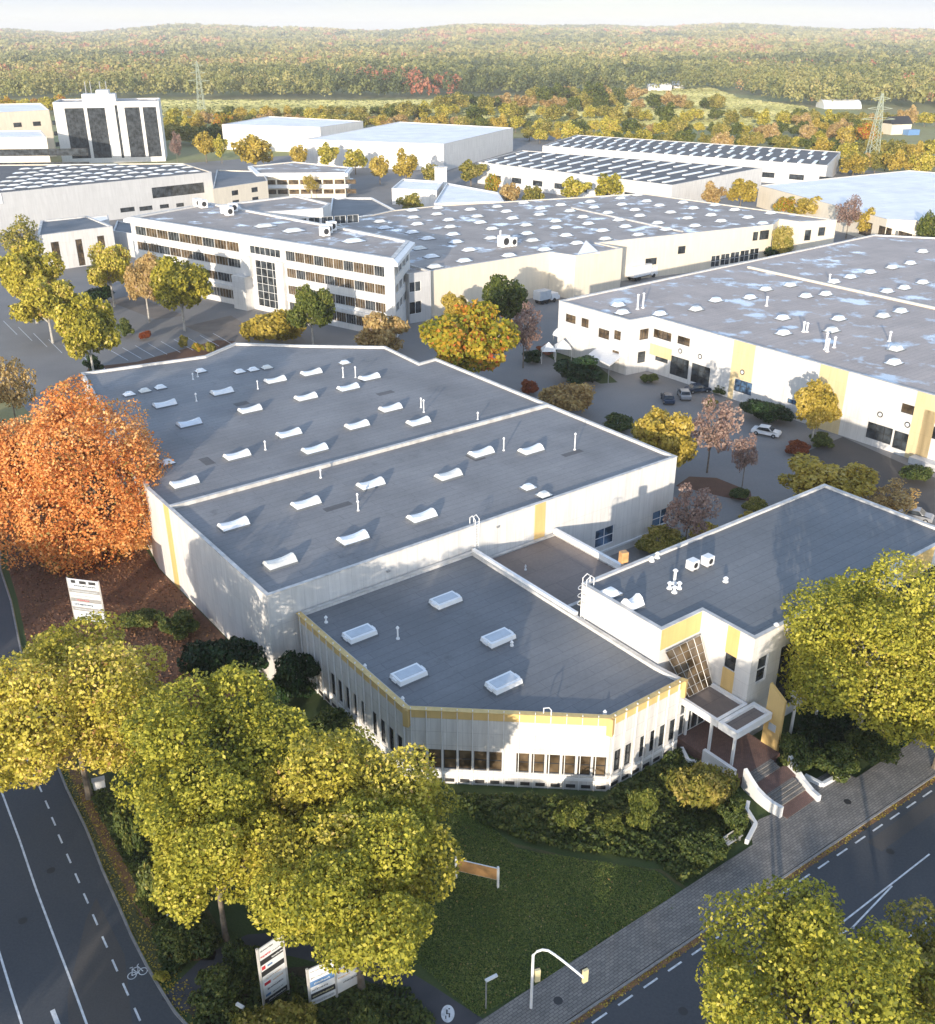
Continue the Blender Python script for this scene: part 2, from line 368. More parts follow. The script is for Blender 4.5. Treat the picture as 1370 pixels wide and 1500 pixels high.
def building(name, label, cat, poly, z, wall='white', roof='roof', z0=-.2, par=.35, pt=.3, cop='coping', openings=None, group=None, wmats=None):
    """openings: {edge index: [(s0,s1,z0,z1,nx,ny,frame,glass,name)]}"""
    ar = sum(poly[k][0]*poly[(k+1) % len(poly)][1]-poly[(k+1) % len(poly)][0]*poly[k][1] for k in range(len(poly)))
    assert ar > 0, name+' not ccw'
    cx = sum(p[0] for p in poly)/len(poly); cy = sum(p[1] for p in poly)/len(poly)
    t = thing(name, label, cat, (cx, cy, 0), group)
    n = len(poly); op = openings or {}
    w = MB(); mats = [M[wall]]
    for k in range(n):
        mi = 0
        if wmats and k in wmats: mats.append(M[wmats[k]]); mi = len(mats)-1
        wall_edge(w, poly[k], poly[(k+1) % n], z0, z+par, op.get(k, []), mi=mi)
    inn = inset(poly, pt)
    if par > 0:
        for k in range(n):
            a, b = inn[(k+1) % n], inn[k]
            w.face([(a[0], a[1], z), (b[0], b[1], z), (b[0], b[1], z+par), (a[0], a[1], z+par)])
    w.build('wall', mats, t)
    r = MB(); r.face([(p[0], p[1], z) for p in (inn if par > 0 else poly)]); r.build('roof', M[roof], t)
    if par > 0:
        o = inset(poly, -.05); i2 = inset(poly, pt+.04); q = MB(); za, zb = z+par, z+par+.06
        for k in range(n):
            j = (k+1) % n
            q.hexa([(*o[k], za), (*o[j], za), (*i2[j], za), (*i2[k], za)], [(*o[k], zb), (*o[j], zb), (*i2[j], zb), (*i2[k], zb)])
        q.build('parapet', M[cop], t)
    for k, rs in op.items():
        for r_ in rs:
            nx, ny, fr, gl, nm = (list(r_[4:])+[1, 1, 'trim', 'glass', 'window'][len(r_)-4:])[:5]
            window(t, poly[k], poly[(k+1) % n], r_, nx, ny, fr, gl, name=nm)
    return t

def panel(parent, p0, p1, r, mat, name='panel', out=.03, thick=.05):
    ex, ey = p1[0]-p0[0], p1[1]-p0[1]; Ln = math.hypot(ex, ey); ex /= Ln; ey /= Ln; ox, oy = ey, -ex
    q = [(p0[0]+ex*s+ox*d, p0[1]+ey*s+oy*d) for s, d in ((r[0], out), (r[1], out), (r[1], out-thick), (r[0], out-thick))]
    m = MB(); m.hexa([(x, y, r[2]) for x, y in q], [(x, y, r[3]) for x, y in q])
    return m.build(name, M[mat], parent)

# ---- roof fittings
def skylight(parent, x, y, z, lx=2.9, ly=1.5, style=0, h=.45):
    """curbed roof light; style 0 = white saddle dome with raised ends, 1 = white box with grey glazing, 2 = small square dome"""
    ang = math.atan2(AX[1], AX[0]); ca, sa = math.cos(ang), math.sin(ang)
    T = lambda a, b, c: (x+a*ca-b*sa, y+a*sa+b*ca, z+c)
    m = MB()
    if style == 1:
        k0 = [(-lx/2, -ly/2), (lx/2, -ly/2), (lx/2, ly/2), (-lx/2, ly/2)]
        m.hexa([T(a, b, .15) for a, b in k0], [T(a*.96, b*.92, .15+h) for a, b in k0])
        o = m.build('skylight', M['dome'], parent)
        g = MB(); g.hexa([T(a*.8, b*.62, .152+h) for a, b in k0], [T(a*.8, b*.62, .19+h) for a, b in k0]); g.build('pane', M['dome_g'], o)
        for sg in (-1, 1):
            c = MB(); c.hexa([T(sg*lx*.5-.02+a, b, .25) for a, b in ((-.12, -.3), (.12, -.3), (.12, .3), (-.12, .3))], [T(sg*lx*.5+a, b, .15+h*.8) for a, b in ((-.12, -.3), (.12, -.3), (.12, .3), (-.12, .3))]); c.build('hinge', M['trim'], o)
    else:
        nxs, nys = (7, 4) if style == 0 else (4, 4)
        def hh(a, b):
            e = 1-(2*b/ly)**2 if ly else 0
            if style == 0: return .18+h*(.52+.48*abs(2*a/lx)**1.8)*(1-abs(2*b/ly)**2.2)*1.0
            return .18+h*max(0, (1-(2*a/lx)**4))*max(0, (1-(2*b/ly)**4))
        G = [[T(-lx/2+lx*i/nxs, -ly/2+ly*j/nys, hh(-lx/2+lx*i/nxs, -ly/2+ly*j/nys)) for j in range(nys+1)] for i in range(nxs+1)]
        for i in range(nxs):
            for j in range(nys): m.face([G[i][j], G[i+1][j], G[i+1][j+1], G[i][j+1]])
        for i, sg in ((0, 1), (nxs, -1)):
            e = [G[i][j] for j in range(nys+1)]; m.face(e if sg > 0 else e[::-1])
        o = m.build('skylight', M[random.choice(['dome', 'dome', 'dome_b', 'dome_c'])], parent)
    c = MB(); c.hexa([T(a*1.06, b*1.1, 0) for a, b in ((-lx/2, -ly/2), (lx/2, -ly/2), (lx/2, ly/2), (-lx/2, ly/2))],
                     [T(a, b, .17) for a, b in ((-lx/2, -ly/2), (lx/2, -ly/2), (lx/2, ly/2), (-lx/2, ly/2))])
    c.build('curb', M['curb'], o)
    return o
def vent(parent, p, h=1.2, r=.1, cap=.2, mat='trim'):
    m = MB(); x, y, z = p
    m.tube([(x, y, z), (x, y, z+.12), (x, y, z+.121), (x, y, z+h)], [r*2.2, r*2.0, r, r], 8)
    m.tube([(x, y, z+h-.02), (x, y, z+h+.05), (x, y, z+h+.22)], [cap*.8, cap, cap*.35], 8)
    return m.build('vent_pipe', M[mat], parent)
def acbox(parent, p, sx=1, sy=.9, h=1.0):
    a = math.atan2(AX[1], AX[0]); m = MB(); x, y, z = p
    m.box((x, y, z+.15), sx, sy, h, a); o = m.build('roof_unit', M['trim'], parent)
    f = MB(); q = math.sin(a)*(sy/2+.02), -math.cos(a)*(sy/2+.02)
    ring = [(x+q[0]+math.cos(a)*math.cos(t)*h*.33, y+q[1]+math.sin(a)*math.cos(t)*h*.33, z+.15+h*.5+math.sin(t)*h*.33) for t in [k*math.pi/6 for k in range(12)]]
    f.face(ring); f.build('fan_grille', M['dark'], o)
    g = MB(); g.box((x-math.cos(a)*sx*.3, y-math.sin(a)*sx*.3, z), .12, sy, .15, a); g.box((x+math.cos(a)*sx*.3, y+math.sin(a)*sx*.3, z), .12, sy, .15, a); g.build('feet', M['metal'], o)
    return o

exec_order = []
# ================================================================== GROUND
def hill(x, y):
    d = math.hypot(x, y)
    if d < 2200: return 0.0
    s = min(1, (d-2200)/5200); s = s*s*(3-2*s)
    a = math.atan2(x, y)
    return s*(56+13*math.sin(a*9+1.1)+9*math.sin(a*23+.4)+7*math.sin(a*47+2.0)+30*math.exp(-((a-.215)/.05)**2)+24*math.exp(-((a+.235)/.05)**2)+11*math.exp(-((a-.02)/.05)**2)+6*math.sin(d*.0016+a*12))
g = MB(); rad = [0, 60, 150, 300, 600, 1000, 1500, 2200, 2800, 3400, 4000, 4700, 5400, 6200, 7000, 7400, 8200, 9500, 12000, 16000]
NA = 144
idx = {}
vs = []; fs = []
for i, r_ in enumerate(rad):
    for k in range(NA):
        a = 2*math.pi*k/NA; x, y = r_*math.sin(a), r_*math.cos(a)
        z = hill(x, y) if y > 0 else 0
        if r_ > 8000: z *= max(0, 1-(r_-8000)/7000)
        if r_ == 0 and k > 0: continue
        idx[(i, k)] = len(vs); vs.append((x, y, z))
for i in range(1, len(rad)):
    for k in range(NA):
        j = (k+1) % NA
        if i == 1: fs.append((idx[(0, 0)], idx[(1, j)], idx[(1, k)]))
        else: fs.append((idx[(i-1, k)], idx[(i-1, j)], idx[(i, j)], idx[(i, k)]))
me = bpy.data.meshes.new('ground'); me.from_pydata(vs, [], [f for f in fs]); 
M['ground'] = m_noise('field_ground', [(.25, (.18, .20, .07)), (.42, (.28, .30, .10)), (.5, (.27, .22, .10)), (.62, (.34, .35, .14)), (.75, (.22, .20, .08))], .006, .95, 4, .4, [(.3, (.17, .17, .06)), (.7, (.33, .31, .13))], .4)
me.materials.append(M['ground']); go = bpy.data.objects.new('ground', me); C.objects.link(go); go['kind'] = 'structure'
me.update(); 
if me.polygons[5].normal.z < 0: me.flip_normals()

# asphalt of the industrial estate
struct('estate_yard', UV((60, 50), (420, 50), (420, 470), (34, 470), (34, 148.2), (60, 148.2)), .004, M['asphalt_old'])
# roads: one sheet for both arms of the junction
kerbL = [(30, 200), (20.1, 124.4), (16.7, 110.5), (15.8, 102.7), (14.1, 92.5), (12.9, 86), (12.1, 77), (11.5, 69.2), (11.3, 63.6), (10.9, 58.7), (10.7, 54.8), (10.5, 51.7), (10.45, 48.6), (10.5, 46.5), (10.6, 44.4), (10.85, 43), (11.7, 40), (13.2, 36.6), (15.5, 33.3), (18.6, 31), (22.5, 29.7), (27, 29.25)]
def kw(u): return 29.1-(u-29.6)*.034
def lw(u): return 32.45-(u-25)*.026
kerbR = [(u, kw(u)) for u in (30, 40, 50, 60, 70, 80, 90, 110, 140, 170)]
kerb = kerbL+kerbR
struct('road', UV(*([(-14, 200)]+[(-14, 9), (170, 4)]+kerb[::-1])), .004, M['asphalt'])
# a paler repair strip in the left carriageway
struct('road_repair', UV((4.6, 46), (7.6, 43.0), (9.6, 50.5), (9.7, 56.5), (8.5, 55.0), (5.6, 49.6)), .008, M['patch_asphalt'])
# grass and beds inside the kerb
struct('lawn', UV(*([(25.0, 148)]+[(a+.16, b) for a, b in kerbL[1:18]]+[(13.4, 36.9), (15.7, 33.6), (18.8, 31.3), (22.6, 29.95), (27, 29.5)]+[(u, kw(u)+.2) for u in (30, 60, 90, 170)]+[(170, 49.9), (59.9, 49.9), (59.9, 148)])), .008, M['lawn'])
struct('leaf_covered_ground', UV((27, 147), (21, 124.4), (17.5, 110.5), (16.5, 102.7), (14.8, 92.5), (13.6, 86), (12.9, 77), (12.7, 73), (17, 71), (24, 73), (31.2, 72.0), (31.2, 100), (36, 147)), .012, M['litter'])
struct('verge', UV((11.8, 70), (11.5, 63.6), (11.1, 58.7), (10.9, 54.8), (10.7, 51.7), (10.7, 47.2), (12.6, 47.4), (15.5, 49), (16, 56), (15.2, 63), (14.6, 70)), .012, M['verge'])
struct('planting_bed_soil', UV((11.2, 44.2), (12.2, 40), (13.8, 36.9), (16, 33.9), (19, 31.7), (22.5, 30.4), (23.3, 31.5), (22.6, 36), (19.6, 42), (15, 44.8)), .012, M['soil'])
# sidewalk with its kerb
sw = MB()
us = [24, 30, 40, 50, 60, 70, 80, 100, 130, 165]
sw.prism([U(u, kw(u)+.15)[:2] for u in us]+[U(u, lw(u))[:2] for u in us[::-1]], 0, .11)
o = sw.build('pavement', M['paving']); o['kind'] = 'structure'
# bay of pavement in front of the steps
struct('pavement_apron', UV((50.8, lw(50.8)+.01), (63.5, lw(63.5)+.01), (63.2, 33.2), (60, 33.4), (59.0, 31.9+.5), (55, 32.9), (53.2, 33.2), (51.2, 32.2)), .10, M['paving'])
kb = MB()
for (a, b), (c, d) in zip(kerb[:-1], kerb[1:]): kb.obar(U(a, b, 0), U(c, d, 0), .16, .12)
o = kb.build('kerb', M['kerb']); o['kind'] = 'structure'
# footpaths
def ribbon(name, pts, w, z, mat):
    b = MB(); P = [Vector(U(*p)) for p in pts]; lft = []; rgt = []
    for k, p in enumerate(P):
        d = (P[min(k+1, len(P)-1)]-P[max(0, k-1)]).normalized(); n_ = Vector((-d.y, d.x, 0))*w/2
        lft.append(p+n_); rgt.append(p-n_)
    for k in range(len(P)-1): b.face([(rgt[k].x, rgt[k].y, z), (rgt[k+1].x, rgt[k+1].y, z), (lft[k+1].x, lft[k+1].y, z), (lft[k].x, lft[k].y, z)])
    o = b.build(name, mat); o['kind'] = 'structure'; return o
ribbon('footpath', [(10.7, 44.9), (12.2, 45.6), (14, 46.3), (16.5, 46.2), (19, 44.6), (21, 42), (22.6, 39), (23.6, 36), (24.6, 32.6), (25.2, 30.6)], 2.0, .016, M['path'])
ribbon('trodden_path', [(12.7, 74), (12.5, 68.5), (12.25, 64), (12.1, 60), (12.0, 56), (12.0, 52.5), (12.3, 49.8), (13.0, 47.8), (14.4, 46.9)], .75, .016, M['gutter'])
ribbon('gutter_leaf_strip', [(24, kw(26)-.25)]+[(u, kw(u)-.22) for u in (30, 50, 70, 90, 120, 160)], .42, .012, M['gutter'])
ribbon('bed_edge_path', [(34.6, 50), (34.7, 46.5), (36.5, 42.6), (38.8, 39.3), (41, 36.6), (43.4, 34.2), (43.6, 32)], .3, .014, M['verge'])
# road markings
pm = MB()
def mark(a, b, w): 
    A_, B_ = Vector(U(*a)), Vector(U(*b)); d = (B_-A_).normalized(); n_ = Vector((-d.y, d.x, 0))*w/2
    pm.face([(p.x, p.y, .014) for p in (A_-n_, B_-n_, B_+n_, A_+n_)])
s1 = [(11.5, 112), (9.2, 94), (7.8, 80), (7.2, 71.8), (6.9, 65.5), (6.52, 59.7), (6.3, 54.7), (6.12, 50.3), (5.95, 47), (5.7, 42)]
for a, b in zip(s1[:-1], s1[1:]): mark(a, b, .14)
s2 = [(3.5, 66), (3.0, 55.3), (2.85, 52.1), (2.75, 49.4), (2.6, 44)]
for a, b in zip(s2[:-1], s2[1:]): mark(a, b, .14)
mark((4.55, 49.2), (4.45, 44), .28)
ld = [(9.8, 70.5), (9.7, 68.2), (9.55, 66.0), (9.4, 63.8), (9.3, 61.4), (9.2, 59.1), (9.1, 56.85), (9.0, 54.6), (8.9, 52.35), (8.8, 50.1), (8.73, 47.9), (8.68, 45.7), (8.65, 43.5), (9.9, 72.8), (10.0, 75), (10.1, 77.3), (10.2, 79.6)]
for a, b in ld: mark((a+.02, b+.55), (a-.02, b-.55), .13)
for k in range(30):
    u = 29.3+k*2.19; w = 28.28-(u-29.3)*.036 if u < 67 else 26.95-(u-67)*.02
    mark((u-.62, w+.02), (u+.62, w-.02), .13)
for u in (48.3, 50.45, 52.6, 54.8, 57, 59.2, 61.4, 63.6): mark((u-.55, 20.0), (u+.55, 20.05), .13)
mark((48.8, 23.5), (60.6, 23.3), .12); mark((50.0, 22.8), (55.6, 23.25), .12); mark((48.5, 23.1), (50.2, 22.75), .12); mark((38.0, 24.1), (40.2, 23.9), .12); mark((38.6, 23.7), (41.5, 23.6), .12)
def circ(cu, cw_, r, wd, n=14):
    for k in range(n):
        a, b = 2*math.pi*k/n, 2*math.pi*(k+1)/n
        q = [U(cu+rr*math.cos(t), cw_+rr*math.sin(t)) for rr, t in ((r-wd/2, a), (r+wd/2, a), (r+wd/2, b), (r-wd/2, b))]
        pm.face([(p[0], p[1], .014) for p in q])
for cx_, cy_ in ((9.42, 48.65), (10.12, 48.55)): circ(cx_, cy_, .27, .06)
for a, b in (((9.42, 48.65), (9.62, 49.15)), ((9.62, 49.15), (9.98, 49.1)), ((9.98, 49.1), (9.80, 48.62)), ((9.80, 48.62), (9.62, 49.15)), ((10.12, 48.55), (9.96, 49.2)), ((9.96, 49.2), (10.1, 49.28)), ((9.42, 48.65), (9.8, 48.62)), ((9.5, 49.3), (9.7, 49.26))): mark(a, b, .06)
o = pm.build('road_markings', M['paint']); o['kind'] = 'structure'
# round marking on the footpath
rm = MB(); cxy = U(24.15, 34.1)
rm.face([(cxy[0]+.42*math.cos(t), cxy[1]+.62*math.sin(t), .020) for t in [k*math.pi/12 for k in range(24)]])
o = rm.build('footpath_marking', M['paint']); o['kind'] = 'structure'
rm = MB(); 
for dx, dy, sx, sy in ((-.06, .12, .10, .34), (.10, -.12, .09, .30), (0, 0, .22, .06), (.08, .34, .1, .1), (-.12, -.25, .07, .22)): rm.face([(cxy[0]+dx+a*sx/2, cxy[1]+dy+b*sy/2, .023) for a, b in ((-1, -1), (1, -1), (1, 1), (-1, 1))])
o = rm.build('footpath_marking_symbol', M['path']); o['kind'] = 'structure'
mh = MB()
for u, w_ in ((7.9, 61), (5.0, 57.5), (36, 25.4), (58.5, 25.2), (72, 25.0), (30.2, 30.6), (60.5, 30.2)):
    c_ = U(u, w_); mh.face([(c_[0]+.3*math.cos(t), c_[1]+.3*math.sin(t), .016 if w_ < 28 or u < 12 else .118) for t in [k*math.pi/10 for k in range(20)]])
for k in range(9):
    u = 33+k*13; uu = kw(u)-.35; pq = UV((u-.25, uu-.15), (u+.25, uu-.15), (u+.25, uu+.15), (u-.25, uu+.15)); mh.face([(p[0], p[1], .02) for p in pq])
o = mh.build('manhole_covers', M['dark']); o['kind'] = 'structure'
struct('road_repair', UV((34, 20), (47, 19.6), (47, 21.6), (34, 22.0)), .009, M['patch_asphalt'])
struct('road_repair', UV((58, 25.6), (75, 25.2), (75, 26.5), (58, 26.8)), .009, M['patch_asphalt'])
# parking bays of the car park
bm_ = MB(); 
for k in range(9):
    c = at(188+k*19, 528-k*3.0, .012); d = at(160+k*19, 512-k*3.0, .012)
    A_, B_ = Vector(c), Vector(d); dd = (B_-A_).normalized(); n_ = Vector((-dd.y, dd.x, 0))*.06
    bm_.face([A_-n_, B_-n_, B_+n_, A_+n_])
for k in range(7):
    A_, B_ = Vector(at(5+k*22, 470+k*9, .012)), Vector(at(25+k*22, 490+k*9, .012)); dd = (B_-A_).normalized(); n_ = Vector((-dd.y, dd.x, 0))*.06
    bm_.face([A_-n_, B_-n_, B_+n_, A_+n_])
o = bm_.build('parking_bay_lines', M['paint']); o['kind'] = 'structure'
M['bay'] = m_noise('bay_paving', [(.3, (.15, .13, .115)), (.7, (.22, .19, .165))], .3, .95, 5)
for nm, pts in (('parking_bay_paving', [(155, 440), (195, 432), (270, 462), (228, 468)]), ('parking_bay_paving', [(272, 478), (338, 462), (400, 498), (330, 505)])):
    struct(nm, [at(x, y) for x, y in pts][::-1], .008, M['bay'])
struct('roadside_leaf_litter', [at(x, y) for x, y in [(125, 548), (300, 520), (345, 500), (318, 498), (200, 530), (130, 538)]][::-1], .010, M['litter'])
# courtyard verges
struct('courtyard_bed', [at(x, y) for x, y in [(800, 520), (840, 545), (880, 562), (905, 560), (870, 530), (820, 500)]][::-1], .010, M['lawn'])
struct('courtyard_island', [at(x, y) for x, y in [(990, 712), (1010, 698), (1050, 700), (1100, 720), (1102, 735), (1060, 728)]][::-1], .010, M['litter'])
struct('dock_ramp', [at(x, y) for x, y in [(1165, 668), (1235, 640), (1370, 700), (1370, 760), (1240, 740)]][::-1], .010, M['patch_asphalt'])

# ================================================================== BUILDINGS
SKY_M = [(410, 822), (342, 767), (517, 787), (448, 736), (618, 755), (543, 708), (657, 695), (705, 662), (778, 658), (270, 706), (347, 666), (461, 657), (423, 634), (523, 622), (613, 617), (572, 597), (277, 619), (366, 599), (241, 591), (325, 573), (448, 581), (510, 567), (541, 552), (403, 556), (456, 545)]
SKY_Ms = [(774, 712), (797, 723), (505, 530), (294, 542), (189, 576), (212, 571), (235, 566), (351, 543), (371, 540), (391, 537), (245, 676)]
Z = 9.7
polyM = [U(*p)[:2] for p in [(31.3, 71.2), (84.6, 71.2), (84.6, 120.4), (81.2, 119.9), (81.8, 130.4), (71.3, 139.3), (63.5, 146.6), (56.7, 142.9), (38.7, 145.8), (31.3, 100)]]
e0, e1 = polyM[0], polyM[1]
opM = {0: [(40.6, 43.6, 1.7, 4.0, 2, 2, 'trim', 'glass_b', 'window'), (50.0, 53.0, 1.5, 3.6, 2, 2, 'trim', 'glass_b', 'window')]}
bM = building('warehouse', 'long white flat-roofed warehouse with rows of white skylights behind the curved low wing', 'warehouse', polyM, Z, 'white', 'roof', par=.3, openings=opM)
dv = MB(); a, b = U(31.6, 94.1, Z), U(84.3, 94.1, Z); dv.obar(a, b, .45, .42); dv.build('roof_divider', M['coping'], bM)
for u, w_, a_, b_ in ((70, 112, 2.6, 1.2), (46, 84, 3.2, 1.0), (66, 86, 1.6, 2.2), (52, 120, 2.0, 1.4), (76, 80, 3.0, .9), (40, 104, 1.2, 2.4)):
    m = MB(); m.face([U(u-a_/2, w_-b_/2, Z+.006), U(u+a_/2, w_-b_/2, Z+.006), U(u+a_/2, w_+b_/2, Z+.006), U(u-a_/2, w_+b_/2, Z+.006)]); m.build('repair_patch', M['roof_black'], bM)
# yellow stripes and ledges on the warehouse walls
panel(bM, e0, e1, (31.3, 32.8, -.1, Z+.29), 'yellow', 'yellow_stripe')
pw0, pw1 = polyM[9], polyM[0]
panel(bM, pw0, pw1, (4.6, 6.1, -.1, Z+.29), 'yellow', 'yellow_stripe')
panel(bM, e0, e1, (34.5, 53.3, .9, 1.15), 'trim', 'wall_ledge', .15, .2)
for x, y in SKY_M: 
    p = at(x, y, Z+.3); skylight(bM, p[0], p[1], Z, 2.9, 1.7, 0, .55)
for x, y in SKY_Ms:
    p = at(x, y, Z+.3); skylight(bM, p[0], p[1], Z, 1.5, 1.3, 2, .35)
for x, y, h in [(525, 748, 1.0), (524, 735, .8), (621, 604, 1.6), (617, 597, 1.2), (521, 553, 1.5), (738, 660, 1.5), (842, 659, 2.0), (288, 588, 1.0), (378, 570, 1.1), (389, 659, 1.0), (290, 552, 1.0), (283, 556, .8), (503, 553, 1.4), (700, 615, .9), (470, 700, .9)]:
    vent(bM, at(x, y, Z), h, .07, .16)
def ladder(parent, a, z0, z1, nx_, ny_, hoop=True):
    """cage ladder standing off a wall at a, wall normal (nx_,ny_)"""
    tx, ty = -ny_, nx_; m = MB()
    for sg in (-.25, .25):
        x, y = a[0]+tx*sg+nx_*.15, a[1]+ty*sg+ny_*.15
        m.tube([(x, y, z0), (x, y, z1+1.0), (x-nx_*.5, y-ny_*.5, z1+1.25), (x-nx_*.9, y-ny_*.9, z1+.9), (x-nx_*.9, y-ny_*.9, z1)], .045, 6)
    z = z0+.3
    while z < z1+.8: 
        m.tube([(a[0]+tx*-.25+nx_*.15, a[1]+ty*-.25+ny_*.15, z), (a[0]+tx*.25+nx_*.15, a[1]+ty*.25+ny_*.15, z)], .025, 5); z += .3
    z = z0+2.0
    while z < z1+.9 and hoop:
        m.tube([(a[0]+tx*math.cos(t)*.35+nx_*(.15+.7*math.sin(t)), a[1]+ty*math.cos(t)*.35+ny_*(.15+.7*math.sin(t)), z) for t in [math.pi*k/6 for k in range(7)]], .025, 5); z += .8
    return m.build('ladder', M['trim'], parent)
lp = U(54.75, 71.2); ladder(bM, lp, 6.2, Z, -BX[0], -BX[1], False)
# drain hood and small lamps on the wall
for u, z in ((44, 8.2), (57.5, 8.9)):
    q = U(u, 71.17, z); m = MB(); m.box(q, .35, .3, .18, math.atan2(AX[1], AX[0])); m.build('wall_lamp', M['metal'], bM)

# ---- low wing with fins
ZW = 7.0
polyW = [U(*p)[:2] for p in [(34.1, 70.95), (34.1, 53.2), (46.1, 42.7), (54.4, 42.7), (54.1, 45.5), (54.1, 70.95)]]
def bays(Ln, start, groups, wd=1.02, z=(1.5, 3.45), gl='glass'):
    out = []; s = start
    for gi, n_ in enumerate(groups):
        for _ in range(n_): out.append((s, s+wd, z[0], z[1], 1, 2, 'dark', gl, 'window')); s += 1.22
        s += 1.3-.35
    return out
opW = {0: [], 1: [], 2: []}
opW[1] = bays(16, .42, (6, 6), gl='glass_w')
opW[0] = [(x, x+.72, 1.5, 3.9, 1, 2, 'dark', 'glass', 'window') for x in (16.2, 14.9, 13.6, 12.3, 10.6, 9.3, 8.0, 6.7, 5.4)]
opW[2] = [(x, x+.76, 1.5, 3.7, 1, 2, 'dark', 'glass', 'window') for x in (.7, 1.9, 3.6, 4.8, 5.9, 7.1)]
bW = building('showroom_wing', 'low white faceted wing with yellow roof band, vertical fins and dark window row', 'building', polyW, ZW, 'fins', 'roof2', par=.3, cop='coping', openings=opW)
for k in (0, 1, 2):
    p0, p1 = polyW[k], polyW[k+1]; Ln = math.hypot(p1[0]-p0[0], p1[1]-p0[1])
    panel(bW, p0, p1, (.02 if k else 0, Ln-.02, ZW-.45, ZW+.28), 'yellow', 'yellow_band', .06, .05)
    ex, ey = (p1[0]-p0[0])/Ln, (p1[1]-p0[1])/Ln; nx_, ny_ = ey, -ex; ang = math.atan2(ey, ex)
    n_ = int(Ln/1.22)
    for j in range(n_+1):
        s = .32+j*1.22 if k else Ln-.3-j*1.22
        if s < 0 or s > Ln: continue
        m = MB(); m.box((p0[0]+ex*s+nx_*.11, p0[1]+ey*s+ny_*.11, .1), .05, .12, ZW+.45, ang); m.build('fin', M['trim'], bW)
    panel(bW, p0, p1, (0.05, Ln-.05, .95, 1.25), 'trim', 'sill_band', .05, .04)
    for j in range(n_):
        s = .5+j*1.22
        if s+.8 > Ln: break
        m = MB(); m.box((p0[0]+ex*(s+.4)+nx_*.03, p0[1]+ey*(s+.4)+ny_*.03, .25), .75, .06, .3, ang)
        m.build('basement_window', M['dark'], bW)
for k in (0, 1, 2):
    p0, p1 = polyW[k], polyW[k+1]; m = MB(); m.obar((p0[0], p0[1], ZW+.365), (p1[0], p1[1], ZW+.365), .5, .05+.004*k); m.build('yellow_coping', M['coping_y'], bW)
# yellow corner posts
for c in (1, 2, 3):
    m = MB(); m.box((polyW[c][0], polyW[c][1], ZW-1.3), .5, .5, 1.62, math.atan2(AX[1], AX[0])+.4); m.build('corner_post', M['yellow'], bW)
# white parapet above the wing's inner edge
m = MB(); m.obar(U(54.15, 55.4, ZW), U(54.15, 70.9, ZW), .35, .62); m.build('inner_parapet', M['trim'], bW)
for x, y in [(653, 879), (527, 928), (730, 934), (599, 988), (738, 1000)]:
    p = at(x, y, ZW+.35); skylight(bW, p[0], p[1], ZW, 2.75, 1.65, 1, .42)
for x, y, h in [(583, 936, 1.1), (478, 912, .5), (750, 946, .3), (535, 980, .3), (590, 1028, .3), (886, 1048, .3)]:
    vent(bW, at(x, y, ZW), h, .08, .17, 'trim')
m = MB()
m.tube([(*U(42.2, 46.2)[:2], ZW), (*U(42.2, 46.2)[:2], ZW+.9), (*U(42.35, 45.75)[:2], ZW+1.15), (*U(42.5, 45.65)[:2], ZW+.9), (*U(42.5, 45.65)[:2], .4)], .05, 6)
m.build('overflow_pipe', M['trim'], bW)

# ---- small flat connector between warehouse, wing and gatehouse
polyC = [U(*p)[:2] for p in [(54.5, 58.6), (65.5, 58.6), (65.5, 71.05), (54.5, 71.05)]]
bC = building('connector', 'small flat brown-roofed link between the warehouse and the front office', 'building', polyC, 5.7, 'grey_wall', 'roof_brown', par=.12, cop='coping')
m = MB(); m.obar(U(65.4, 56.0, 5.7), U(65.4, 71.0, 5.7), .4, .75); m.build('parapet_wall', M['trim'], bC)
vent(bC, at(770, 835, 5.7), .4, .06, .1)
for a_, b_ in (((55, 58.2), (65.2, 57.6)), ((55, 57.0), (65.0, 56.6))):
    m = MB(); m.tube([U(*a_, 4.9), U(*b_, 4.9)], .12, 8); m.tube([U(*a_, 4.6), U(a_[0]+.01, a_[1], 0)], .09, 6); m.build('service_duct', M['metal'], bC)
t = thing('chimney_cowl', 'orange metal flue head at the top of the ladder beside the front office roof', 'flue', U(60.4, 56.0, 0))
m = MB(); m.tube([U(60.4, 56.0, 0), U(60.4, 56.0, 10.6)], .22, 8); m.build('flue_pipe', M['metal'], t)
m = MB(); m.box(U(60.4, 56.0, 10.5), .7, .6, 1.1, .4); m.build('flue_head', M['orange'], t)
for k, (u, w) in enumerate(((57.4, 57.8), (57.0, 56.2))):
    t = thing('roof_fan', 'yellow-capped round roof fan ' + ('nearer the brown link roof' if k == 0 else 'nearer the wing parapet'), 'roof fan', U(u, w, 0))
    m = MB(); m.tube([U(u, w, 0), U(u, w, 6.2)], .35, 10); m.build('fan_stack', M['grey_wall'], t)
    m = MB(); m.tube([U(u, w, 6.2), U(u, w, 6.35), U(u, w, 6.6)], [.5, .55, .1], 10); m.build('fan_cap', M['yellow'], t)

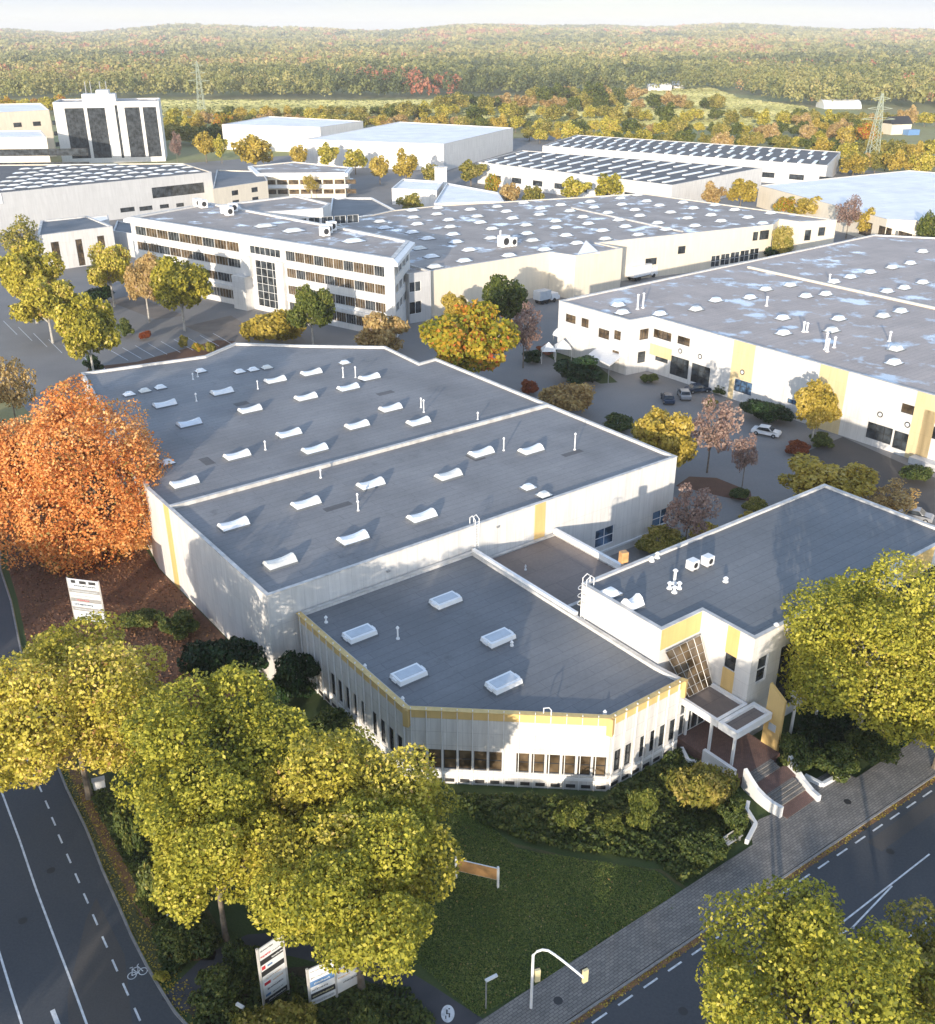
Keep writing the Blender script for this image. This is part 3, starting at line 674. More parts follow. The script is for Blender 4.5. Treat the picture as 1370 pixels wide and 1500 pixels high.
# ---- front office (right)
ZR = 10.4
polyR = [U(*p)[:2] for p in [(54.4, 45.6), (59.5, 45.6), (59.5, 40.1), (90.4, 40.1), (90.4, 55.2), (54.4, 55.2)]]
opR = {1: [wrect(polyR[1], polyR[2], 1063, 955, 1076, 985)+(1, 2, 'dark', 'glass', 'window')],
       2: [wrect(polyR[2], polyR[3], 1112, 965, 1121, 995)+(1, 2, 'trim', 'glass', 'window'), (4.0, 29.5, 1.2, 8.2, 14, 3, 'dark', 'glass', 'window')]}
bR = building('front_office', 'white two-storey front office with dark flat roof and yellow stripes by the street steps', 'office building', polyR, ZR, 'white_pl', 'roof2', par=.22, openings=opR)
panel(bR, polyR[0], polyR[1], (.05, 5.0, 8.6, ZR+.2), 'yellow', 'yellow_panel')
r1 = opR[1][0]
panel(bR, polyR[1], polyR[2], (r1[0]-.05, r1[1]+.05, r1[3]+.02, ZR+.2), 'yellow', 'yellow_stripe')
panel(bR, polyR[1], polyR[2], (r1[0]-.05, r1[1]+.05, 4.2, r1[2]-.02), 'yellow', 'yellow_stripe')
panel(bR, polyR[2], polyR[3], (22.0, 27.0, 8.3, ZR+.2), 'yellow', 'yellow_stripe')
# glazed sloping screen in the corner above the entrance
m = MB(); q = [U(54.8, 45.3, 8.4), U(59.2, 45.3, 8.4), U(59.2, 43.4, 4.35), U(56.2, 43.4, 4.35)]
m.face(q); sc_ = m.build('atrium_glazing', M['glass_w'], bR)
m = MB()
for k in range(6):
    a = Vector(q[0]).lerp(Vector(q[1]), k/5); b = Vector(q[3]).lerp(Vector(q[2]), k/5); m.tube([a+Vector((0, 0, .04)), b+Vector((0, 0, .04))], .03, 5)
for k in range(7):
    a = Vector(q[0]).lerp(Vector(q[3]), k/6); b = Vector(q[1]).lerp(Vector(q[2]), k/6); m.tube([a+Vector((0, 0, .05)), b+Vector((0, 0, .05))], .025, 5)
m.build('glazing_bars', M['metal'], sc_)
for x, y in [(895, 866), (927, 883)]:
    p = at(x, y, ZR+.3); skylight(bR, p[0], p[1], ZR, 1.5, 1.5, 0 if x == 927 else 2, .8 if x == 927 else .35)
for x, y, h in [(981, 862, .5), (995, 862, .5), (988, 868, .5), (988, 855, 1.3), (963, 817, .4), (1063, 852, .3), (955, 822, .3), (1137, 920, .3)]:
    vent(bR, at(x, y, ZR), h, .13, .26)
for x, y in [(1014, 834), (1036, 828)]: 
    acbox(bR, at(x, y, ZR), .95, .8, .85)
ladder(bR, U(54.4, 54.7), ZW, ZR, -AX[0], -AX[1])
# entrance canopy trays
t = thing('entrance_canopy', 'white-rimmed flat double tray canopy over the brick entrance steps', 'canopy', U(57.5, 40.5, 0))
for (u0, u1, w0, w1, zz) in ((55.5, 59.35, 39.75, 45.2, 4.15), (55.5, 60.0, 37.75, 39.65, 4.15)):
    P = [U(*p)[:2] for p in ((u0, w0), (u1, w0), (u1, w1), (u0, w1))]; I = inset(P, .3)
    m = MB(); 
    for k in range(4):
        j = (k+1) % 4; m.hexa([(*P[k], zz-.35), (*P[j], zz-.35), (*I[j], zz-.35), (*I[k], zz-.35)], [(*P[k], zz+.3), (*P[j], zz+.3), (*I[j], zz+.3), (*I[k], zz+.3)])
    o = m.build('canopy_rim', M['trim'], t)
    m = MB(); m.face([(*p, zz) for p in I]); m.build('canopy_deck', M['roof_brown'], o)
    m = MB(); m.face([(*p, zz-.3) for p in I[::-1]]); m.build('canopy_soffit', M['trim'], o)
for u, w in ((55.7, 43.0), (55.7, 40.4), (55.7, 38.0)):
    m = MB(); m.box(U(u, w, 0), .2, .2, 3.8, .6); m.build('column', M['trim'], t)
t = thing('entrance_screen', 'dark glazed entrance screen between the wing and the front office', 'glazed entrance', U(57, 43.4, 0))
m = MB(); a, b = U(54.7, 43.3), U(59.4, 43.3); m.face([(a[0], a[1], .8), (b[0], b[1], .8), (b[0], b[1], 3.8), (a[0], a[1], 3.8)]); m.build('glazing', M['glass'], t)
m = MB()
for k in range(6):
    q_ = U(54.75+k*.92, 43.25, .8); m.box(q_, .08, .08, 3.0, .64)
m.obar(U(54.7, 43.25, .8), U(59.4, 43.25, .8), .1, .12); m.obar(U(54.7, 43.25, 3.0), U(59.4, 43.25, 3.0), .1, .1); m.build('screen_frame', M['trim'], t)

# steps, landing and walls
t = thing('entrance_steps', 'grey steps between red brick landings leading up to the entrance', 'steps', U(57, 34, 0))
def uvbox(mb, u0, u1, w0, w1, z0, z1):
    p = [U(u0, w0, z0), U(u1, w0, z0), U(u1, w1, z0), U(u0, w1, z0)]; mb.hexa(p, [(a, b, z1) for a, b, c in p])
m = MB(); uvbox(m, 55.1, 58.9, 31.9, 33.0, 0, .14); m.build('landing', M['brick'], t)
for k in range(4):
    m = MB(); uvbox(m, 55.15, 58.9, 33.0+k*.32, 33.32+k*.32, 0, .27+k*.12); m.build('step', M['paving'], t)
m = MB(); uvbox(m, 55.3, 59.6, 34.28, 35.6, 0, .63); m.build('landing', M['brick'], t)
for k in range(3):
    m = MB(); uvbox(m, 55.3, 59.0, 35.6+k*.32, 35.92+k*.32, 0, .73+k*.1); m.build('step', M['paving'], t)
m = MB(); uvbox(m, 54.9, 60.2, 36.56, 43.2, 0, .93); m.build('landing', M['brick'], t)
def curved_wall(label, pts, hs, th_=.32):
    cx_, cy_ = pts[0]; t_ = thing('stair_wall', label, 'wall', U(cx_, cy_, 0), 'curved white stair walls')
    P = [Vector(U(*p)) for p in pts]; m = MB(); n = len(P); lf = []; rt = []
    for k in range(n):
        d = (P[min(k+1, n-1)]-P[max(0, k-1)]).normalized(); q_ = Vector((-d.y, d.x, 0))*th_/2; lf.append(P[k]+q_); rt.append(P[k]-q_)
    for k in range(n-1):
        b = [rt[k], rt[k+1], lf[k+1], lf[k]]; h4 = [hs[k], hs[k+1], hs[k+1], hs[k]]
        m.hexa([(q_.x, q_.y, 0) for q_ in b], [(q_.x, q_.y, h) for q_, h in zip(b, h4)])
    m.build('wall_face', M['trim'], t_); return t_
curved_wall('tall white curved wall along the left side of the brick steps', [(55.35, 36.4), (55.1, 35.6), (54.95, 34.8), (54.85, 34.0), (54.8, 33.2), (54.85, 32.3)], [1.9, 1.6, 1.25, 1.1, 1.05, 1.1])
curved_wall('tapering white curved wall along the right side of the brick steps', [(59.8, 35.4), (59.5, 34.4), (59.2, 33.4), (58.9, 32.4), (58.7, 31.6)], [1.7, 1.15, .8, .65, .7])
curved_wall('white wall at the landing under the canopy left edge', [(54.95, 40.3), (54.95, 37.0)], [1.5, 1.5])
def low_wall(label, pts, h=.45):
    o = MB(); P = [U(*p) for p in pts]
    for k, (a, b) in enumerate(zip(P[:-1], P[1:])): o.obar((a[0], a[1], -.1), (b[0], b[1], -.1), .28, h+.1+.003*k)
    o = o.build('low_wall', M['trim'], origin=P[0]); tag(o, label, 'wall', 'low white garden walls'); return o
low_wall('low white angled garden wall left of the brick steps at the pavement', [(54.0, 34.8), (53.2, 34.3), (52.5, 32.9), (50.5, 32.15)])
low_wall('low white angled garden wall right of the brick steps at the pavement', [(60.2, 34.0), (60.4, 32.5), (63.3, 32.3)])
low_wall('pale angled edging wall below the canopy glass by the olive-yellow shrub', [(54.6, 42.3), (53.8, 40.9), (54.7, 39.5)], .6)
# yellow slab
t = thing('yellow_pylon', 'tall yellow slab with slanted top standing beside the entrance canopy', 'pylon sign', U(60.3, 37.6, 0))
m = MB(); a0, a1 = U(60.15, 38.5), U(60.15, 36.9); th_ = Vector((AX[0], AX[1], 0))*.3
pb = [(a1[0], a1[1], 0), (a1[0]+th_.x, a1[1]+th_.y, 0), (a0[0]+th_.x, a0[1]+th_.y, 0), (a0[0], a0[1], 0)]
m.hexa(pb, [(pb[0][0], pb[0][1], 5.9), (pb[1][0], pb[1][1], 5.9), (pb[2][0], pb[2][1], 6.9), (pb[3][0], pb[3][1], 6.9)]); m.build('slab', M['yellow'], t)
m = MB(); uvbox(m, 60.09, 60.14, 37.3, 38.0, 2.6, 3.3); m.build('plaque', M['dome_g'], t)
t = thing('yellow_beam', 'yellow horizontal beam with white end projecting in front of the office behind tree', 'beam', U(66, 38.6, 0))
m = MB(); a, b = at(1168, 1018, 4.2), at(1206, 992, 4.2); m.obar(a, b, .5, .6); m.build('beam', M['yellow'], t)
m = MB(); d = (Vector(a)-Vector(b)).normalized(); m.obar(Vector(a), Vector(a)+d*.6, .56, .66); m.build('beam_end', M['trim'], t)
for q_ in (a, b): m = MB(); m.box((q_[0], q_[1], 0), .2, .2, 4.2); m.build('post', M['trim'], t)

# ---- right warehouse
ZF = 9.7
polyF = [U(*p)[:2] for p in [(124.1, 136.3), (124.5, 118.3), (129.5, 117.8), (129.6, 20), (262, 20), (262, 112), (240, 128), (231.5, 139.6)]]
f0, f1, f2, f3 = polyF[:4]
opF = {0: [wrect(f0, f1, *q)+(2, 2, 'dark', 'glass_w', 'window') for q in ((829, 459, 843, 475), (852, 465, 862, 481), (877, 480, 892, 498), (900, 483, 909, 499), (897, 512, 906, 529))],
       1: [wrect(f1, f2, 938, 483, 950, 496)+(3, 1, 'dark', 'glass_w', 'window'), wrect(f1, f2, 935, 516, 945, 530)+(1, 2, 'dark', 'glass', 'window')],
       2: [wrect(f2, f3, *q)+(a_, b_, 'dark', g_, n_) for q, a_, b_, g_, n_ in (((958, 481, 983, 501), 4, 1, 'glass_w', 'window'), ((960, 520, 978, 533), 2, 1, 'glass', 'window'), ((993, 491, 1010, 508), 2, 2, 'glass_w', 'window'),
            ((983, 520, 1007, 556), 3, 3, 'glass', 'loading_door'), ((1014, 531, 1038, 567), 3, 3, 'glass', 'loading_door'), ((1077, 554, 1100, 580), 3, 2, 'glass_b', 'loading_door'), ((1154, 583, 1167, 594), 2, 1, 'glass_b', 'window'),
            ((1272, 617, 1304, 652), 3, 2, 'glass', 'loading_door'), ((1311, 630, 1343, 667), 3, 2, 'glass', 'loading_door'), ((1322, 590, 1352, 613), 2, 1, 'glass_w', 'window'), ((1360, 622, 1390, 650), 2, 1, 'glass', 'window'))]}
bF = building('warehouse', 'white warehouse at right with wet puddled roof, yellow stripes and dark loading doors', 'warehouse', polyF, ZF, 'white', 'roof_puddle', par=.25, pt=.4, openings=opF)
for q in ((1071, 0, 1102, 0), (1202, 0, 1243, 0), (1352, 0, 1385, 0)):
    s0 = on_wall(f2, f3, q[0], 540)[0]; s1_ = on_wall(f2, f3, q[2], 550)[0]
    rs = [r_ for r_ in opF[2] if not (r_[1] < s0 or r_[0] > s1_)]
    top = max([r_[3] for r_ in rs]+[0])
    panel(bF, f2, f3, (s0, s1_, top+.05 if rs else 0, ZF+.24), 'yellow_pale', 'yellow_stripe')
    for r_ in rs:
        if r_[0] > s0+.1: panel(bF, f2, f3, (s0, r_[0]-.03, 0, top+.05), 'yellow_pale', 'yellow_stripe')
        if r_[1] < s1_-.1: panel(bF, f2, f3, (r_[1]+.03, s1_, 0, top+.05), 'yellow_pale', 'yellow_stripe')
rr = wrect(f2, f3, 948, 500, 984, 520); panel(bF, f2, f3, (0.1, rr[1], 3.2, 5.2), 'yellow_pale', 'yellow_stripe')
panel(bF, f2, f3, (52, 75, .0, .9), 'grey_wall', 'loading_ledge', 1.6, 1.55)
for x, y in ((997, 514), (1026, 522), (1088, 545), (1290, 607), (1330, 622)):
    s, z = on_wall(f2, f3, x, y); ex, ey = (f3[0]-f2[0]), (f3[1]-f2[1]); Ln = math.hypot(ex, ey); ex /= Ln; ey /= Ln
    c = (f2[0]+ex*s+ey*.08, f2[1]+ey*s-ex*.08, z); m = MB()
    pts = [(c[0]+ex*.45*math.cos(t_), c[1]+ey*.45*math.cos(t_), z+.45*math.sin(t_)) for t_ in [k*math.pi/8 for k in range(16)]]
    m.face(pts); o = m.build('bay_disc', M['dark'], bF)
    m = MB(); m.face([(p[0]*.0+c[0]+ex*.28*math.cos(t_)+ey*.02, c[1]+ey*.28*math.cos(t_)-ex*.02, z+.28*math.sin(t_)) for t_, p in [(k*math.pi/8, (0, 0)) for k in range(16)]]); m.build('disc_face', M['trim'], o)
dv = MB(); dv.obar(U(176.4, 134.2, ZF), U(173.4, 20.5, ZF), .7, .4); dv.build('roof_divider', M['cream'], bF)
for x, y in [(912, 457), (906, 446), (967, 459), (1020, 452), (1049, 439), (1099, 435), (1122, 423), (1158, 417), (1181, 433), (1210, 430), (1147, 465), (1148, 487), (1219, 483), (1229, 466), (1294, 462), (1320, 455), (1313, 510), (1310, 530), (1222, 412), (1246, 405), (1275, 398), (1307, 391), (1334, 385), (1300, 426), (1325, 421), (1352, 413), (1352, 368)]:
    p = at(x, y, ZF+.3); skylight(bF, p[0], p[1], ZF, 2.6, 1.9, 2, .6)
for x, y, h in [(934, 453, 2.6), (942, 451, 2.6), (1212, 515, 2.0), (1209, 512, 2.6), (1222, 509, 1.6), (1177, 486, 1.6), (1182, 486, 1.4), (1123, 448, 1.6), (1215, 412, 1.3), (1303, 500, 1.5)]:
    vent(bF, at(x, y, ZF), h, .16, .3)
# white canopy, awnings, flag by its corner
t = thing('arched_canopy', 'white arched canopy on posts at the left corner of the right warehouse', 'canopy', at(850, 520))
m = MB(); c0 = Vector(at(842, 512)); d1 = Vector((AX[0], AX[1], 0)); d2 = Vector((BX[0], BX[1], 0))
for k in range(8):
    a0_, a1_ = math.pi*k/8, math.pi*(k+1)/8
    q_ = [c0+d1*(3.6*math.cos(t_))+d2*y_+Vector((0, 0, 2.9+1.5*math.sin(t_))) for t_, y_ in ((a0_, -2.5), (a0_, 2.5), (a1_, 2.5), (a1_, -2.5))]; m.face(q_); m.face([v+Vector((0, 0, .08)) for v in q_][::-1])
m.build('canopy_shell', M['dome'], t)
for sx_ in (-3.5, 3.5):
    for sy_ in (-2.3, 2.3):
        q_ = c0+d1*sx_+d2*sy_; m = MB(); m.tube([(q_.x, q_.y, 0), (q_.x, q_.y, 2.95)], .07, 6); m.build('post', M['metal'], t)
t = thing('porch_roof', 'flat white porch roof beside the red flag at the right warehouse', 'porch', at(885, 540))
m = MB(); P = [at(x, y, 3.2)[:2] for x, y in ((862, 520), (893, 536), (912, 522), (880, 506))]; m.prism(P, 3.1, 3.35, bottom=True); m.build('porch_slab', M['trim'], t)
for p in P[:2]: m = MB(); m.tube([(p[0], p[1]+.3, 0), (p[0], p[1]+.3, 3.1)], .08, 6); m.build('post', M['metal'], t)
def tent(label, px, py, s):
    c = at(px, py); t_ = thing('marquee', label, 'marquee', c, 'white marquees'); m = MB()
    P = [(c[0]+a*s, c[1]+b*s) for a, b in ((-1, -1), (1, -1), (1, 1), (-1, 1))]
    for k in range(4): m.face([(*P[k], 2.3), (*P[(k+1) % 4], 2.3), (c[0], c[1], 3.8)])
    m.build('tent_roof', M['dome'], t_)
    for p in P: m = MB(); m.tube([(p[0], p[1], 0), (p[0], p[1], 2.3)], .05, 5); m.build('post', M['trim'], t_)
tent('small white peaked marquee near the red-leaved bushes', 803, 530, 1.3); tent('white peaked marquee left of the arched canopy', 824, 526, 1.5)
def flag(label, px, py, h, w_=.9):
    c = at(px, py); t_ = thing('flag', label, 'flag', c); m = MB(); m.tube([c, (c[0], c[1], h+.3)], .05, 6); m.build('pole', M['trim'], t_)
    m = MB(); n = 8
    for k in range(n):
        z0_, z1_ = .12*h+(h*.88)*k/n, .12*h+(h*.88)*(k+1)/n; o1, o2 = .12*math.sin(k*1.1), .12*math.sin((k+1)*1.1)
        m.face([(c[0]+.06, c[1]+o1*.3, z0_), (c[0]+w_, c[1]+o1, z0_), (c[0]+w_, c[1]+o2, z1_), (c[0]+.06, c[1]+o2*.3, z1_)])
    m.build('cloth', M['red'], t_)
flag('tall red banner flag in front of the right warehouse porch', 860, 528, 5.2, 1.0); flag('red banner flag beside the cream hall loading bays', 1022, 396, 6.0, 1.4)

# ---- cream hall behind
ZH = 9.7
hp = [at(597, 400, ZH), U(120.0, 171.8, ZH), U(153.0, 171.8, ZH), U(154.9, 165.2, ZH), U(169.5, 165.0, ZH), U(169.5, 173.3, ZH), at(1133, 330, ZH), at(1142, 322, ZH), at(1172, 326, ZH), at(1226, 323, ZH), at(943, 284, ZH), at(640, 302, ZH), at(575, 309, ZH), at(492, 327, ZH)]
hp = [p[:2] for p in hp]
h5, h6 = hp[5], hp[6]
oH = {5: [wrect(h5, h6, *q)+(a_, b_, 'dark', 'glass', n_) for q, a_, b_, n_ in (((946, 379, 962, 387), 3, 1, 'window'), ((994, 361, 1004, 371), 2, 1, 'window'), ((1104, 340, 1110, 352), 1, 2, 'window'), ((1114, 338, 1126, 350), 2, 2, 'window'))]
      +[wrect(h5, h6, 1043+k*14.2, 375-k*2.6, 1054+k*14.2, 390-k*2.6)+(2, 2, 'trim', 'glass', 'loading_door') for k in range(5)],
      8: [wrect(hp[8], hp[9], 1180, 337, 1187, 352)+(1, 2, 'dark', 'glass', 'window'), wrect(hp[8], hp[9], 1200, 333, 1208, 345)+(1, 2, 'dark', 'glass', 'window')]}
bH = building('warehouse', 'large cream-walled hall in the middle with a wide roof of scattered skylights', 'warehouse', hp, ZH, 'cream', 'roof_far', par=.2, pt=.5, openings=oH)
def inpoly(x, y, P):
    c = False; n = len(P)
    for k in range(n):
        x1, y1 = P[k][:2]; x2, y2 = P[k-1][:2]
        if (y1 > y) != (y2 > y) and x < (x2-x1)*(y-y1)/(y2-y1)+x1: c = not c
    return c
cnt = 0
for i in range(40):
    for j in range(40):
        u = 118+i*10.5+(j % 2)*4+random.uniform(-1.2, 1.2); w = 166+j*9.2+random.uniform(-1, 1)
        x, y, _ = U(u, w)
        if inpoly(x, y, inset(hp, 2.5)) and cnt < 98:
            skylight(bH, x, y, ZH, 3.4, 2.2, 2, .55); cnt += 1
dv = MB(); dv.obar(at(838, 305, ZH), at(1000, 340, ZH), .6, .35); dv.build('roof_divider', M['coping'], bH)
p_ = at(742, 352, ZH); acbox(bH, at(738, 362, ZH), 2.2, 2.0, 2.6); acbox(bH, at(751, 361, ZH), 1.6, 1.4, 2.0); vent(bH, at(733, 360, ZH), 3.4, .2, .3)
m = MB(); P = [Vector(at(845, 374, ZH)), Vector(at(880, 371, ZH)), Vector(at(858, 362, ZH))]; m.face([P[0], P[1], P[2]+Vector((0, 0, 1.6))]); m.face([P[1], P[2]+Vector((0, 3, 0)), P[2]+Vector((0, 0, 1.6))]); m.face([P[2]+Vector((0, 3, 0)), P[0], P[2]+Vector((0, 0, 1.6))]); m.build('rooflight_peak', M['dome'], bH)

# ---- white four-storey office
ZO = 15.5
op_ = [at(190, 320, ZO)[:2], at(577, 382, ZO)[:2], at(600, 355, ZO)[:2], at(496, 334, ZO)[:2], at(415, 319, ZO)[:2], at(308, 299, ZO)[:2]]
LO = math.hypot(op_[1][0]-op_[0][0], op_[1][1]-op_[0][1])
sc0 = on_wall(op_[0], op_[1], 365, 370)[0]; sc1 = on_wall(op_[0], op_[1], 412, 370)[0]
oo = []
for fl, (za, zb) in enumerate(((12.0, 13.9), (8.5, 10.3), (4.9, 6.7), (1.2, 3.1))):
    nl = 9; wl = (sc0-3.2-1.5)/nl
    for k in range(nl): oo.append((1.5+k*wl+.03, 1.5+(k+1)*wl-.03, za, zb+.1, 4, 1, 'metal', 'glass_w' if (k+fl) % 3 else 'glass', 'window'))
    nr = 10; wr = (LO-2.5-sc1-1.2)/nr
    for k in range(nr): oo.append((sc1+1.2+k*wr+.03, sc1+1.2+(k+1)*wr-.03, za, zb+.1, 4, 1, 'metal', 'glass_w' if (k*2+fl) % 3 else 'glass', 'window'))
oo.append((sc0+1.5, sc1-1.5, 1.0, 11.0, 4, 6, 'trim', 'glass', 'window'))
oo.append((sc0+.2, sc1-.4, 12.2, 13.9, 6, 1, 'trim', 'glass', 'window'))
LS = math.hypot(op_[2][0]-op_[1][0], op_[2][1]-op_[1][1])
os_ = [(1.0+k*(LS-2)/4+.3, 1.0+(k+1)*(LS-2)/4-.3, za, zb, 2, 1, 'trim', 'glass', 'window') for k in range(4) for za, zb in ((12.0, 13.9), (8.5, 10.3), (4.9, 6.7))]
bO = building('office_block', 'white four-storey office block with long window bands and overhanging roof rim', 'office building', op_, ZO, 'white_pl', 'roof_far', par=.35, pt=.8, openings={0: oo, 1: os_})
o_ = inset(op_, -1.1); i_ = inset(op_, -.06); m = MB()
for k in range(len(op_)):
    j = (k+1) % len(op_); m.hexa([(*o_[k], ZO-.75), (*o_[j], ZO-.75), (*i_[j], ZO-.75), (*i_[k], ZO-.75)], [(*o_[k], ZO-.1), (*o_[j], ZO-.1), (*i_[j], ZO+.3), (*i_[k], ZO+.3)])
m.build('roof_overhang', M['trim'], bO)
def proj_box(parent, p0, p1, s0, s1_, z0, z1, d, mat='trim', name='bay'):
    panel(parent, p0, p1, (s0, s1_, z0, z1), mat, name, d, d+.02)
proj_box(bO, op_[0], op_[1], sc0-4.0, sc0+.1, 0, 7.3, 2.2, 'white_pl'); proj_box(bO, op_[0], op_[1], sc1-1.2, sc1+1.0, 0, 11.6, 1.0, 'white_pl'); proj_box(bO, op_[0], op_[1], sc0-1.2, sc0+1.0, 7.4, 11.6, 1.0, 'white_pl')
proj_box(bO, op_[0], op_[1], 1.0, sc0-4.2, 10.6, 11.3, .5, 'white_pl', 'balcony_band'); proj_box(bO, op_[0], op_[1], sc1+1.2, LO-.5, 10.6, 11.3, .5, 'white_pl', 'balcony_band')
proj_box(bO, op_[0], op_[1], 1.0, sc0-4.2, 3.5, 4.2, .5, 'white_pl', 'balcony_band'); proj_box(bO, op_[0], op_[1], sc1+1.2, LO-.5, 3.5, 4.2, .5, 'white_pl', 'balcony_band')
for x, y in ((330, 313), (336, 316), (342, 310), (480, 342), (486, 338), (476, 346), (298, 305), (290, 303)): acbox(bO, at(x, y, ZO), 1.8, 1.6, 1.9)
for x, y in ((430, 337), (388, 330), (518, 352)): 
    p = at(x, y, ZO+.3); skylight(bO, p[0], p[1], ZO, 4.5, 3.0, 2, .5)
# side block joining office and hall
pa, pb_ = at(599, 404, 10.0), at(631, 399, 10.0)
sb = [pa[:2], pb_[:2], (pb_[0]+BX[0]*12, pb_[1]+BX[1]*12), (pa[0]+BX[0]*12, pa[1]+BX[1]*12)]
building('stair_block', 'narrow white block with two stacked windows between office and cream hall', 'building', sb, 10.0, 'grey_wall', 'roof_far', openings={0: [wrect(sb[0], sb[1], 600, 414, 617, 426)+(2, 1, 'trim', 'glass', 'window'), wrect(sb[0], sb[1], 600, 443, 618, 458)+(2, 1, 'trim', 'glass', 'window')]})
# rear wing of the office
rw = [at(x, y, 15)[:2] for x, y in ((357, 315), (473, 307), (485, 300), (434, 288), (342, 299))]
building('office_rear_wing', 'white rear office wing behind the roof of the four-storey office', 'building', rw, 15, 'white_pl', 'roof_far', par=.35, pt=.7, openings={0: [(6+k*3.4, 6+k*3.4+2.9, 11.2, 13.2, 2, 1, 'trim', 'glass', 'window') for k in range(7)]})
dr = [at(x, y, 9)[:2] for x, y in ((482, 326), (583, 312), (545, 292), (487, 292))]
building('link_hall', 'dark flat-roofed hall with pale edge behind the rear office wing', 'building', dr, 9, 'grey_wall', 'roof2', par=.5, cop='trim')

# ---- left side halls
def pxpoly(pts, z): return [at(x, y, z)[:2] for x, y in pts]
def simple(name, label, pts, z, **k): return building(name, label, 'building', pxpoly(pts, z), z, **k)
lh = pxpoly([(-60, 290), (310, 253), (268, 240), (-60, 243)], 11.5)
l0, l1 = lh[0], lh[1]
bL = building('warehouse', 'long pale hall at far left with a dark roof full of white skylight rows', 'warehouse', lh, 11.5, 'cream', 'roof_black', par=.25, wmats={0: 'grey_wall'}, openings={0: [wrect(l0, l1, 222, 275, 300, 282)+(14, 1, 'dark', 'glass', 'window')]+[wrect(l0, l1, *q)+(4, 1, 'dark', 'glass', 'window') for q in ((176, 305, 198, 309), (204, 303, 224, 307), (234, 300, 248, 304), (258, 298, 270, 302))]})
n_ = 0
for r_ in range(6):
    for k in range(16):
        x = -8+k*19.5+r_*9; y = 279-k*1.9-r_*6.2+(k % 2)*1.2
        q = at(x, y, 11.5)
        if inpoly(q[0], q[1], inset(lh, 2)) and n_ < 96: skylight(bL, q[0], q[1], 11.5, 4.2, 1.6, 2, .35); n_ += 1
t = thing('wall_sign', 'white square sign with red mark at the left edge of the pale hall', 'sign', (l0[0], l0[1], 0))
r_ = wrect(l0, l1, -6, 284, 4, 298); o = panel(t, l0, l1, r_, 'trim', 'sign_board', .2, .15); panel(t, l0, l1, (r_[0]+.8, r_[1]-1.2, r_[2]+1.2, r_[3]-1.2), 'red', 'sign_mark', .24, .03)
simple('annex', 'low white annex box in front of the pale left hall', [(100, 338), (160, 322), (158, 316), (110, 322)], 4.5, roof='roof_pale', par=.2)
simple('annex', 'white block with four square windows right of the pale left hall', [(312, 278), (392, 266), (385, 252), (318, 250)], 8, wall='cream', roof='roof2', par=.3, openings={0: [(8+k*9, 11+k*9, z_, z_+1.6, 2, 1, 'dark', 'glass', 'window') for k in range(2) for z_ in (2, 5.2)]})
sm = pxpoly([(55, 347), (165, 333), (128, 318), (60, 325)], 8.8)
bS = building('workshop_building', 'small white building with tall dark glazed strips behind the yellow car park trees', 'building', sm, 8.8, 'white', 'roof2', par=.3, pt=.5, openings={0: [wrect(sm[0], sm[1], *q)+(2, 4, 'dark', 'glass_w', 'window') for q in ((74, 355, 92, 388), (110, 351, 126, 388), (142, 346, 155, 362))]})
simple('workshop_annex', 'low blue-grey annex between the small white building and the office', [(166, 340), (200, 345), (215, 330), (172, 325)], 6, wall='grey_wall', roof='roof2')
# tower
tz = 26
ta, tb = at(92, 240), at(243, 236)
d_ = Vector((tb[0]-ta[0], tb[1]-ta[1])).normalized(); pn = Vector((-d_.y, d_.x))
tw = [(ta[0], ta[1]), (tb[0], tb[1]), (tb[0]+pn.x*26, tb[1]+pn.y*26), (ta[0]+pn.x*26, ta[1]+pn.y*26)]
LT = math.hypot(tb[0]-ta[0], tb[1]-ta[1])
fr = lambda a, b: (LT*a, LT*b, 2.2, 24.0, 8, 9, 'dark', 'glass', 'window')
bT = building('office_tower', 'tall office tower with four blocks of dark glazing between white piers', 'office tower', tw, tz, 'white_pl', 'roof_far', par=.5, pt=.6, openings={0: [fr(.10, .28), fr(.31, .48), fr(.665, .81), fr(.84, .97), (LT*.575, LT*.60, 2, 25, 1, 9, 'dark', 'glass', 'window')], 3: [(2, 24, 3+3.6*k, 4.8+3.6*k, 9, 1, 'dark', 'glass', 'window') for k in range(6)]})
m = MB(); 
for a_, b_, h_ in ((.26, .58, 3.4), (.4, .52, 5.0)):
    P = [(tw[0][0]+d_.x*LT*s+pn.x*q, tw[0][1]+d_.y*LT*s+pn.y*q) for s, q in ((a_, 8), (b_, 8), (b_, 18), (a_, 18))]; m.prism(P, tz, tz+h_)
m.build('penthouse', M['white_pl'], bT)
for s in (.35, .44, .5, .3): vent(bT, (tw[0][0]+d_.x*LT*s+pn.x*12, tw[0][1]+d_.y*LT*s+pn.y*12, tz+3), 5.5, .2, .3, 'metal')
b1 = pxpoly([(-40, 168), (72, 162), (60, 152), (-40, 154)], 21)
building('office_block', 'cream office slab with small windows left of the tower', 'office building', b1, 21, 'cream', 'roof_pale', par=.4, openings={0: [(18+k*9.5, 22+k*9.5, 4.5+5*j, 6.5+5*j, 2, 1, 'dark', 'glass', 'window') for k in range(4) for j in range(3)]})
b2 = pxpoly([(-40, 203), (68, 202), (60, 192), (-40, 193)], 15)
building('office_block', 'lower cream office with two long window bands left of the tower', 'office building', b2, 15, 'cream', 'roof_pale', par=.4, openings={0: [(3, 46, 2.5+5.4*j, 5.3+5.4*j, 16, 1, 'dark', 'glass', 'window') for j in range(2)]})
